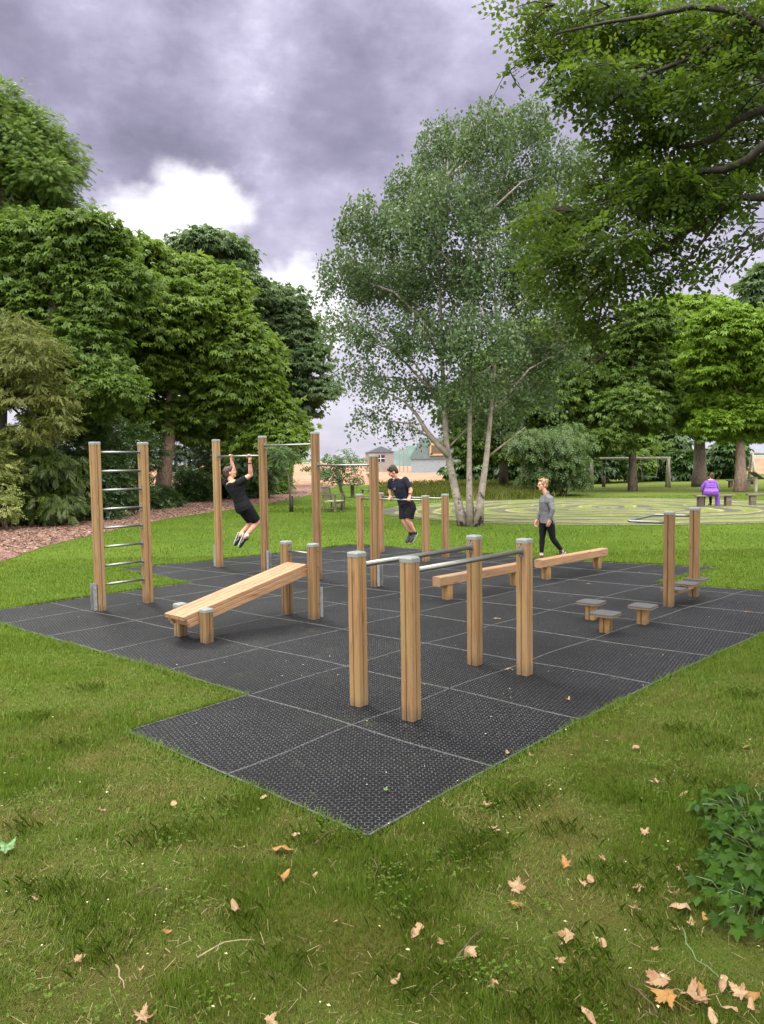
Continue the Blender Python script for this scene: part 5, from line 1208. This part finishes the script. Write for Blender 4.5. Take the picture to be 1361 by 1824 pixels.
# ------------------------------------------------------------------ grass, litter, ivy
rg = np.random.default_rng(91)
MULP = [(p.x, p.y) for p in MULCH]
GMAT = None
def mat_grass():
    mt, t, b, o = new_mat('grass_blades'); rm = t.n('ShaderNodeValToRGB'); t.link(t.attr('tint'), rm.inputs[0]); e = rm.color_ramp.elements
    e[0].color = (.090, .088, .019, 1); e[1].color = (.30, .26, .12, 1)
    for p_, c in ((.16, (.118, .126, .017)), (.36, (.086, .142, .011)), (.58, (.098, .160, .012)), (.80, (.150, .210, .020)), (.90, (.19, .21, .05))):
        q_ = e.new(p_); q_.color = (*c, 1)
    t.link(rm.outputs[0], b.inputs['Base Color']); b.inputs['Roughness'].default_value = .6; b.inputs['Specular IOR Level'].default_value = .25
    tr = t.n('ShaderNodeBsdfTranslucent'); t.link(rm.outputs[0], tr.inputs[0]); mx = t.n('ShaderNodeMixShader'); mx.inputs[0].default_value = .3
    t.link(b.outputs[0], mx.inputs[1]); t.link(tr.outputs[0], mx.inputs[2]); t.link(mx.outputs[0], o.inputs[0]); return mt
def blades(n, y0, y1, h0, h1, w, pw=1.0, lay=.5, edge=False):
    """lawn blades inside the view wedge between two distances"""
    y = y0+(y1-y0)*rg.random(n)**pw; x = rg.uniform(-1, 1, n)*(.56*(y+.6)+np.where(y < 6, 2.0, 1.6))
    k = ~in_poly(x, y, MATP) & ~in_poly(x, y, MULP) & ~((((x-MC.x)/MRx)**2+((y-MC.y)/MRy)**2) < 1)
    x, y = x[k], y[k]; n = len(x)
    moss = vnoise(x, y, .85, 3)*.6+vnoise(x, y, .27, 4)*.4; tuft = vnoise(x, y, .42, 5)*.55+vnoise(x, y, .12, 6)*.45
    near = np.clip((8.5-y)/4.5, 0, 1); bare = np.clip((moss-.46)*5, 0, 1)*near
    keep = rg.random(n) > bare*.62; x, y, moss, tuft, near, bare = (a[keep] for a in (x, y, moss, tuft, near, bare)); n = len(x)
    h = rg.uniform(h0, h1, n)*(1-.55*bare)*(.55+1.0*np.clip((tuft-.35)*2.2, 0, 1))
    th = rg.uniform(0, 6.28, n); ln = rg.uniform(.2, 1.1, n)*lay+bare*.7; dx, dy = np.cos(th), np.sin(th)
    ww = w*rg.uniform(.6, 1.4, n)
    P0 = np.stack([x-dy*ww, y+dx*ww, np.zeros(n)], 1); P1 = np.stack([x+dy*ww, y-dx*ww, np.zeros(n)], 1)
    P2 = np.stack([x+dx*h*ln, y+dy*h*ln, h/np.sqrt(1+.5*ln**2)], 1)
    tint = .49+(.30*(tuft-.5)*2*.6)-.13*near-.20*bare+.22*(vnoise(x, y, 1.5, 15)-.5)*(1-.3*near)+rg.normal(0, .11, n); tint += .08*(1-near)
    st = rg.random(n) < (.035+.10*bare); tint = np.where(st, rg.uniform(.82, .95, n), np.clip(tint, .02, .82))
    return np.stack([P0, P1, P2], 1), tint
B_ = [blades(440000, 2.3, 5.2, .020, .050, .0021), blades(280000, 4.6, 9.5, .025, .055, .0034), blades(190000, 8.5, 17, .03, .055, .0062, .85), blades(110000, 16, 40, .035, .06, .011, .9)]
V = np.concatenate([b[0].reshape(-1, 3) for b in B_]); tt_ = np.concatenate([b[1] for b in B_])
# longer fringe along the rim of the rubber surface
ed = np.array(MAT); k = rg.integers(0, len(ed), 26000); fr = rg.random((26000, 1)); nx = np.roll(ed, -1, 0); E0 = ed[k]*(1-fr)+nx[k]*fr; tg = nrm(nx[k]-ed[k]); nn_ = np.stack([tg[:, 1], -tg[:, 0]], 1)
inw = in_poly(E0[:, 0]+nn_[:, 0]*.03, E0[:, 1]+nn_[:, 1]*.03, MATP); nn_ = np.where(inw[:, None], -nn_, nn_)
E0 = E0+nn_*np.abs(rg.normal(0, .035, (len(E0), 1)))+nn_*.004; h = rg.uniform(.02, .055, len(E0))*(.5+vnoise(E0[:, 0], E0[:, 1], .4, 8)); a = rg.uniform(0, 6.28, len(E0)); L_ = rg.uniform(.1, .8, len(E0))
w_ = np.clip(E0[:, 1]*.00055, .0022, .009); d2 = np.stack([np.cos(a), np.sin(a)], 1)-nn_*.5
F3_ = np.stack([np.c_[E0[:, 0]-d2[:, 1]*w_, E0[:, 1]+d2[:, 0]*w_, np.zeros(len(E0))], np.c_[E0[:, 0]+d2[:, 1]*w_, E0[:, 1]-d2[:, 0]*w_, np.zeros(len(E0))], np.c_[E0+d2*(h*L_)[:, None], h]], 1)
V = np.concatenate([V, F3_.reshape(-1, 3)]); tt_ = np.concatenate([tt_, np.clip(rg.normal(.45, .12, len(E0)), .1, .85)])
GM = mat_grass()
o = link_mesh('grass', poly_mesh('grass', V, 3, tt_), GM); tag(o, 'short mown lawn grass round the black matting', 'grass', kind='stuff')
# taller tufts in the foreground
def tufts(pts, n, hr, wr, sp, name, lab, tr_=(.35, .75)):
    c = np.array([(p.x, p.y) for p in pts]); k = rg.integers(0, len(c), n); xy = c[k]+rg.normal(0, 1, (n, 2))*sp
    ok = ~in_poly(xy[:, 0], xy[:, 1], MATP); xy = xy[ok]; n = len(xy); h = rg.uniform(*hr, n); a = rg.uniform(0, 6.28, n); ln = rg.uniform(.1, .9, n); d = np.stack([np.cos(a), np.sin(a)], 1); w = wr*rg.uniform(.6, 1.3, n)
    s = np.stack([-d[:, 1], d[:, 0]], 1)*w[:, None]; m_ = xy+d*(h*ln*.35)[:, None]; e = xy+d*(h*ln)[:, None]; z0 = np.zeros(n)
    V_ = np.stack([np.c_[xy-s, z0], np.c_[xy+s, z0], np.c_[m_+s*.7, h*.62], np.c_[e+s*.1, h*.95], np.c_[e-s*.1, h*.95], np.c_[m_-s*.7, h*.62]], 1)
    V_ = V_[:, [0, 1, 2, 3, 4, 5]]
    o = link_mesh(name, poly_mesh(name, V_, 6, np.clip(rg.uniform(*tr_, n), 0, 1)), GM); tag(o, lab, 'grass', kind='stuff')
tufts([G(x, y) for x, y in ((850, 1510), (820, 1530), (880, 1500), (845, 1525), (720, 1590), (740, 1640), (700, 1560), (560, 1500), (640, 1500), (110, 1590), (150, 1640), (60, 1590), (330, 1490), (260, 1500), (1010, 1800), (930, 1780), (1040, 1760), (730, 1750), (780, 1740), (1180, 1650), (1130, 1420), (1230, 1400), (1280, 1330), (950, 1420), (900, 1440), (1000, 1480), (1100, 1560), (1120, 1580), (430, 1640), (420, 1440), (160, 1230), (60, 1280), (120, 1330), (1250, 1480), (1050, 1700), (40, 1480), (1330, 1240), (1210, 1300), (200, 1700), (520, 1720), (1200, 1560), (1300, 1420))], 5200, (.030, .070), .0020, .085, 'grass_tuft', 'greener tufts of longer grass in the foreground lawn', (.36, .70))
mp = [J(x, 900, y) for x, y in zip(rg.uniform(690, 960, 260), rg.uniform(40, 60, 260))]; mp = [p for p in mp if not (PW/2+FPX*p.x/p.y > 960)]
tufts([Vector((p.x, p.y, 0)) for p in mp]+[J(x, 900, y).xy.to_3d() for x, y in zip(rg.uniform(855, 945, 60), rg.uniform(38, 43, 60))], 15000, (.18, .55), .012, .6, 'meadow_grass', 'tall pale meadow grass left unmown beyond the birch', (.72, 1.0))
# straw, clippings and bits of dead stem pressed into the lawn, and small pale petals
n = 26000; y = 2.55+6.5*rg.random(n)**1.2; x = rg.uniform(-.56, .56, n)*(y+.5); k = ~in_poly(x, y, MATP) & (rg.random(n) < vnoise(x, y, .5, 12)*1.1); x, y = x[k], y[k]; n = len(x)
th = rg.uniform(0, 6.28, n); L_ = .006+.028*rg.random(n)**2.2; w_ = rg.uniform(.0005, .0013, n); z = rg.uniform(.012, .034, n); dz = rg.normal(0, .006, n); ca, sa = np.cos(th), np.sin(th)
V = np.stack([np.c_[x-ca*L_-sa*w_, y-sa*L_+ca*w_, z-dz], np.c_[x-ca*L_+sa*w_, y-sa*L_-ca*w_, z-dz], np.c_[x+ca*L_+sa*w_, y+sa*L_-ca*w_, z+dz], np.c_[x+ca*L_-sa*w_, y+sa*L_+ca*w_, z+dz]], 1)
o = link_mesh('dry_clippings', poly_mesh('dry_clippings', V, 4, rg.random(n)), mat_tint('straw', [(.028, .020, .010), (.075, .058, .022), (.16, .13, .055), (.32, .28, .15)])); tag(o, 'dry grass clippings and straw scattered through the foreground lawn', 'clippings', kind='stuff')
n = 270; y = 2.6+14*rg.random(n)**1.7; x = rg.uniform(-.55, .55, n)*(y+.4); z = np.where(in_poly(x, y, MATP), .022, .04); th = rg.uniform(0, 6.28, n); L_ = rg.uniform(.004, .010, n)*(1+y*.03); ca, sa = np.cos(th)*L_, np.sin(th)*L_
V = np.stack([np.c_[x-ca, y-sa, z], np.c_[x+sa*.6, y-ca*.6, z+.003], np.c_[x+ca, y+sa, z], np.c_[x-sa*.6, y+ca*.6, z+.002]], 1)
o = link_mesh('petals', poly_mesh('petals', V, 4, rg.random(n)), mat_tint('petal', [(.30, .33, .12), (.48, .46, .28), (.62, .60, .50)])); tag(o, 'tiny pale petals and leaf bits fallen on lawn and matting', 'petals', kind='stuff')
# clover and small weeds
n = 1700; c_k = rg.integers(0, 60, n); cy = 2.7+5*rg.random(60); cxx = rg.uniform(-.5, .5, 60)*cy; x = cxx[c_k]+rg.normal(0, .07, n); y = cy[c_k]+rg.normal(0, .06, n); k = ~in_poly(x, y, MATP); x, y = x[k], y[k]; n = len(x)
f = nrm(np.c_[rg.normal(size=(n, 2)), np.zeros(n)]); Vc = instances(np.array([kite((0, 0, 0), (math.cos(a), math.sin(a), .1), (0, 0, 1), 1, .45, .1) for a in (0, 2.09, 4.19)]), np.c_[x, y, rg.uniform(.02, .045, n)], f, np.array([0, 0, 1.])+rg.normal(0, .25, (n, 3)), rg.uniform(.007, .013, n)).reshape(-1, 4, 3)
o = link_mesh('clover', poly_mesh('clover', Vc, 4, rg.random(len(Vc))), mat_leaf('leaf_clover', (.05, .10, .012), (.11, .18, .02), None, .25, .6, .15)); tag(o, 'small clover and weeds growing through the foreground lawn', 'clover', kind='stuff')

# twigs
TW = mat_plain('twig_bark', (.085, .06, .042), .8, .2, 0, .3, 40); TWP = mat_plain('pale_stalk', (.26, .21, .12), .8, .2, 0, .3, 40)
for pts, r_, mt, lab in (([(560, 1515), (580, 1500), (602, 1488)], .004, TW, 'dark twig lying just below the front corner of the matting'), ([(812, 1722), (840, 1690), (862, 1668)], .004, TW, 'forked twig lying left of the biggest maple leaf in the middle'), ([(352, 1720), (400, 1697), (455, 1688)], .004, TWP, 'long pale stalk curving across the lower left grass'), ([(207, 1733), (213, 1760), (222, 1776)], .004, TWP, 'short curved pale stalk standing on end at the lower left'), ([(245, 1605), (285, 1592), (268, 1606)], .0035, TW, 'small dark forked twig on the left lawn'), ([(1140, 1390), (1050, 1560), (1035, 1550)], .0001, None, ''), ([(1215, 1665), (1222, 1700), (1240, 1725), (1280, 1760)], .004, mat_plain('green_stem', (.10, .15, .05), .6), 'thin green runner trailing from the ivy'), ([(1120, 1770), (1150, 1800), (1170, 1820)], .004, TW, 'dark stick beside the cluster of big maple leaves'), ([(660, 1540), (672, 1560), (665, 1575)], .0035, TW, 'thin dark twig in the middle of the foreground grass')):
    if mt is None: continue
    p = [G(*a)+Vector((0, 0, .035+.012*(i % 2))) for i, a in enumerate(pts)]; o_ = p[0].copy(); p2 = [a-o_ for a in p]
    q2 = []
    for a, b in zip(p2, p2[1:]): q2 += [a, a.lerp(b, .5)+Vector((.006, .004, .003))]
    o = MB().tube(q2+[p2[-1]], [r_*(1-.5*i/len(q2)) for i in range(len(q2)+1)], 6).build('twig', mt, None, True); o.location = o_; tag(o, lab, 'twig', 'twigs on the lawn')

# fallen leaves
def mat_dead():
    mt, t, b, o = new_mat('dead_leaf'); p = t.obj(); r = t.rnd(); n = t.noise(p, 45, 4, .6); n2 = t.noise(p, 14, 3)
    x, y, z = t.sep(p); an = t.math('ARCTAN2', y, t.math('ADD', x, .045)); vein = t.mapr(t.math('ABSOLUTE', t.math('SINE', t.math('MULTIPLY', an, 4.5))), 0, .12, 1, 0)
    c = t.mix(r, (.34, .22, .125), (.44, .305, .19)); c = t.mix(t.math('GREATER_THAN', r, .80), c, (.33, .175, .055)); c = t.mix(t.mapr(n2, .5, .7), c, (.27, .135, .075)); c = t.mix(t.math('MULTIPLY', t.mapr(n, .55, .75), .6), c, (.20, .09, .045)); c = t.mix(t.math('MULTIPLY', vein, .35), c, (.62, .42, .26))
    t.link(c, b.inputs['Base Color']); b.inputs['Roughness'].default_value = .7; b.inputs['Specular IOR Level'].default_value = .25
    tr = t.n('ShaderNodeBsdfTranslucent'); t.link(c, tr.inputs[0]); mx = t.n('ShaderNodeMixShader'); mx.inputs[0].default_value = .2
    t.link(b.outputs[0], mx.inputs[1]); t.link(tr.outputs[0], mx.inputs[2]); t.link(mx.outputs[0], o.inputs[0]); return mt
DEAD = mat_dead()
def leaf_mesh(name, kind, seed, curl, lobes_=5):
    r = np.random.default_rng(seed); out = []
    if kind == 'maple':
        tipa = [(-128, .50), (-68, .80), (0, 1.0), (68, .80), (128, .50)]
        for i, (a, L) in enumerate(tipa):
            L *= r.uniform(.9, 1.1)
            for da, k in ((-24, .66), (-17, .60), (-11, .86), (-6, .80), (0, 1.0), (6, .80), (11, .86), (17, .60), (24, .66)): out.append((R(a+da), L*k))
            if i < 4: out.append((R((a+tipa[i+1][0])/2), .40*(L+tipa[i+1][1])/2*1.25))
        out = [(R(-172), .26)]+out+[(R(172), .26)]
    else:
        for i in range(22):
            a = -math.pi+2*math.pi*(i+.5)/22; out.append((a, .42+.38*abs(math.cos(a))**2.2+(.2 if abs(a) < .25 else 0)+r.normal(0, .02)))
    k = len(out); rings = 5; vs = [(0, 0, 0)]; fs = []
    ax = r.uniform(0, 3.14); c2 = r.uniform(-.5, .5)
    def zf(x, y):
        u = x*math.cos(ax)+y*math.sin(ax); v = -x*math.sin(ax)+y*math.cos(ax); return curl*u*u+c2*curl*v*v*1.2+.06*math.sin(5*u+seed)+.05*math.cos(6*v)
    for j in range(1, rings+1):
        for a, L in out:
            x = math.cos(a)*L*j/rings; y = math.sin(a)*L*j/rings
            fold = .05*math.cos(a*4.5)*j/rings; vs.append((x, y, zf(x, y)+fold))
    for i in range(k): fs.append((0, 1+i, 1+(i+1) % k))
    for j in range(rings-1):
        for i in range(k): a = 1+j*k+i; b = 1+j*k+(i+1) % k; fs.append((a, a+k, b+k, b))
    vs = np.array(vs)*.065; mn = vs[:, 2].min(); vs[:, 2] -= mn
    mb = MB(); mb.add(vs, fs); st_ = [(0, 0, -mn), (-.03, .004, .012), (-.06, -.004, .004)]
    mb.tube(st_, [.0012, .001, .0008], 5); me = mb.mesh(name); me.materials.append(DEAD); me.polygons.foreach_set('use_smooth', np.ones(len(me.polygons), bool)); return me
LM = {'m': [leaf_mesh('maple_leaf', 'maple', s, c) for s, c in ((1, .35), (2, -.3), (3, .7), (4, .15))], 'o': [leaf_mesh('oval_leaf', 'oval', s, c) for s, c in ((5, .7), (6, -.5), (7, .3))]}
LG = 'fallen leaves on the foreground grass'
FLV = [('m', 1178, 1746, 1.05, 'large pale brown maple leaf at the top of the bottom right cluster'), ('m', 1190, 1783, 1.15, 'largest maple leaf at the front of the bottom right cluster'), ('m', 1225, 1775, .95, 'pinkish maple leaf in the middle of the bottom right cluster'), ('m', 1252, 1780, .9, 'curled maple leaf on the right side of the bottom right cluster'), ('m', 1247, 1757, .5, 'small pale leaf above the bottom right cluster of maple leaves'),
       ('m', 837, 1694, 1.0, 'pale star-shaped maple leaf lying alone at bottom centre'), ('m', 788, 1680, .6, 'small lobed leaf just left of the star-shaped maple leaf'), ('o', 744, 1658, .8, 'orange brown rounded leaf above the star-shaped maple leaf'), ('o', 503, 1514, 1.15, 'tan leaf with a raised orange edge below the front left matting edge'), ('o', 501, 1566, .8, 'cream oval leaf below the tan leaf with raised edge'), ('o', 526, 1488, .5, 'small curled brown leaf above the tan leaf with raised edge'), ('m', 862, 1434, .8, 'pale curled leaf near the right edge of the front matting tile'), ('m', 920, 1583, 1.0, 'upper of two broad pinkish leaves right of centre'), ('m', 914, 1612, .9, 'lower of two broad pinkish leaves right of centre'), ('m', 1008, 1541, .9, 'rounded tan leaf standing on the grass right of the pinkish pair'), ('m', 1012, 1667, 1.05, 'twisted pale leaf with a raised stalk right of centre foreground'), ('m', 1148, 1484, .7, 'orange leaf curled on the grass left of the ivy'), ('m', 1137, 1580, .7, 'two-lobed orange leaf left of the ivy'), ('m', 1135, 1620, .75, 'dull reddish leaf lying left of the ivy'), ('o', 1213, 1619, 1.05, 'shiny orange brown leaf at the foot of the ivy'), ('m', 1213, 1550, .8, 'pale leaf touching the left side of the ivy'),
       ('m', 1132, 1332, .8, 'pale leaf lying alone on the right lawn nearest the matting edge'), ('m', 1169, 1393, .75, 'crumpled pale leaf on the right lawn above the ivy'), ('o', 1217, 1416, .6, 'small tan leaf on the right lawn above the ivy'), ('m', 995, 1710, .65, 'orange brown leaf at lower right of centre'), ('o', 1045, 1808, .7, 'folded tan leaf at the bottom edge right of centre'), ('m', 883, 1752, .6, 'small orange winged leaf at bottom centre right'), ('o', 705, 1747, .45, 'tiny yellow leaf at bottom centre'), ('m', 253, 1816, 1.1, 'wide tan leaf cut by the bottom edge at left'), ('m', 137, 1710, .6, 'dull brown leaf at the lower left'), ('m', 252, 1728, .45, 'tiny tan forked leaf at the lower left'), ('m', 178, 1444, .7, 'tan leaf on the left lawn below the notch in the matting'), ('o', 310, 1432, .7, 'orange brown leaf near the left tip of the front matting'), ('o', 422, 1624, .7, 'curled brown leaf on the left foreground grass'), ('m', 478, 1816, .7, 'pinkish leaf cut by the bottom edge left of centre')]
LSH = 'small brown fallen leaf lying on the right foreground lawn'
for x, y, s in ((907, 1370, .55), (905, 1342, .4), (887, 1482, .6), (1052, 1567, .6), (1040, 1575, .5), (1075, 1530, .5), (1074, 1680, .5), (1200, 1592, .5), (1232, 1647, .55), (1208, 1655, .45), (1260, 1640, .5), (1290, 1752, .7), (1320, 1770, .8), (1350, 1775, .7), (1300, 1800, .6), (1270, 1812, .6), (1340, 1800, .5), (1080, 1320, .4), (1020, 1345, .4), (945, 1345, .35), (1232, 1425, .4), (1330, 1330, .45), (1012, 1247, .5), (975, 1400, .4), (1165, 1690, .45)):
    FLV.append(('m' if rg.random() < .5 else 'o', x, y, s, LSH))
for x, y, s in ((880, 1475, .5), (470, 1420, .5), (600, 1640, .35), (560, 1560, .35), (60, 1600, .4), (30, 1380, .4), (300, 1660, .35)): FLV.append(('o', x, y, s, 'tiny brown leaf scrap on the foreground grass'))
for i, (kd, x, y, s, lab) in enumerate(FLV):
    me = LM[kd][i % len(LM[kd])]; o = bpy.data.objects.new('fallen_leaf', me); C.objects.link(o); p = G(x, y, .022); s *= 1.3 if 'cluster' in lab else .98
    o.location = p; o.rotation_euler = (rg.normal(0, .30), rg.normal(0, .30), rg.uniform(0, 6.28)); o.scale = (s, s*rg.uniform(.8, 1.05), s*rg.uniform(.7, 1.3)); tag(o, lab, 'leaf', LG)
gl = bpy.data.meshes.new_from_object(bpy.data.objects['fallen_leaf']); gl.materials.clear(); gl.materials.append(mat_plain('green_leaf', (.07, .15, .04), .4, .5, 0, .2, 40))
for x, y, s, lab in ((10, 1514, 1.35, 'big fresh green leaf cut by the left edge of the lawn'), (687, 1407, .5, 'small green leaf lying on the front matting tile')):
    o = bpy.data.objects.new('green_leaf', gl); C.objects.link(o); o.location = G(x, y, .03); o.scale = (s, s*.8, s); o.rotation_euler = (.1, -.2, 1.2); tag(o, lab, 'leaf')
# leaves lying on the matting
for x, y, s, lab in ((884, 1102, .8, 'pale dry leaf on the matting between the nearest dip bars and the beam'), (905, 1192, .8, 'pale dry leaf on the matting beside the right front post'), (1048, 1040, .6, 'pale leaf on the matting in front of the far balance beam'), (1330, 1090, .7, 'pale leaf on the matting at the right edge')):
    o = bpy.data.objects.new('fallen_leaf', LM['o'][1]); C.objects.link(o); o.location = G(x, y, .018); o.scale = (s*1.2, s*.5, s*.6); o.rotation_euler = (0, 0, rg.uniform(-.6, .6)+.4); tag(o, lab, 'leaf')

# ivy at the lower right
def ivy(lab, centre, spread, n, hmax, seed):
    r = np.random.default_rng(seed); root = thing('ivy_plant', lab, 'ivy', centre, 0, 'ivy at the lower right')
    T_ = []
    pts = [(R(a), L) for a, L in ((-170, .15), (-125, .55), (-95, .42), (-60, .80), (-30, .52), (0, 1.0), (30, .52), (60, .80), (95, .42), (125, .55), (170, .15))]
    Vs = []; st = MB()
    for i in range(n):
        a = r.uniform(0, 6.28); q = math.sqrt(r.random()); x, y = math.cos(a)*q*spread[0], math.sin(a)*q*spread[1]; z = r.uniform(.25, 1)*hmax*(1-.7*q*q)+.03
        s = r.uniform(.030, .064); n_ = nrm(np.array([x*1.2+r.normal(0, .35), y*1.2-.35+r.normal(0, .35), .8])); f = nrm(np.array([x+r.normal(0, .2), y-.2+r.normal(0, .2), -.35])); f = nrm(f-n_*f.dot(n_)); w = np.cross(n_, f)
        c = np.array([x, y, z]); tip = [c+f*math.cos(an)*L*s*1.2+w*math.sin(an)*L*s*1.25+n_*(.14*s*math.cos(2*an)-.2*s*L*L) for an, L in pts]
        for j in range(len(pts)-1): Vs.append(np.array([c, tip[j], tip[j+1]]))
        if i % 2 == 0:
            b0 = np.array([x*.35, y*.35, 0]); m_ = (b0+c)/2+np.array([r.normal(0, .02), r.normal(0, .02), .05]); st.tube([b0, m_, c-f*s*.1], [.0035, .003, .0018], 5)
    st.build('stem', mat_plain('ivy_stem', (.12, .16, .07), .6, .3), root)
    tnt = np.repeat(np.clip(r.normal(.5, .22, n), 0, 1), len(pts)-1); me = poly_mesh('leaves', np.array(Vs), 3, tnt); o = link_mesh('leaves', me, LIVY, root)
    return root
LIVY = mat_leaf('leaf_ivy', (.013, .042, .004), (.044, .105, .006), (.12, .21, .035), .34, .45, .14)
ivy('dense mound of glossy green ivy at the lower right corner', Vector((2.0, 3.72, 0)), (.42, .52), 380, .32, 1)
ivy('ivy shoots spreading beyond the main mound towards the fallen leaves', Vector((1.66, 3.45, 0)), (.24, .32), 60, .16, 2)
ivy('upper ivy clump at the right edge below the open lawn', Vector((2.08, 4.3, 0)), (.34, .28), 90, .22, 3)
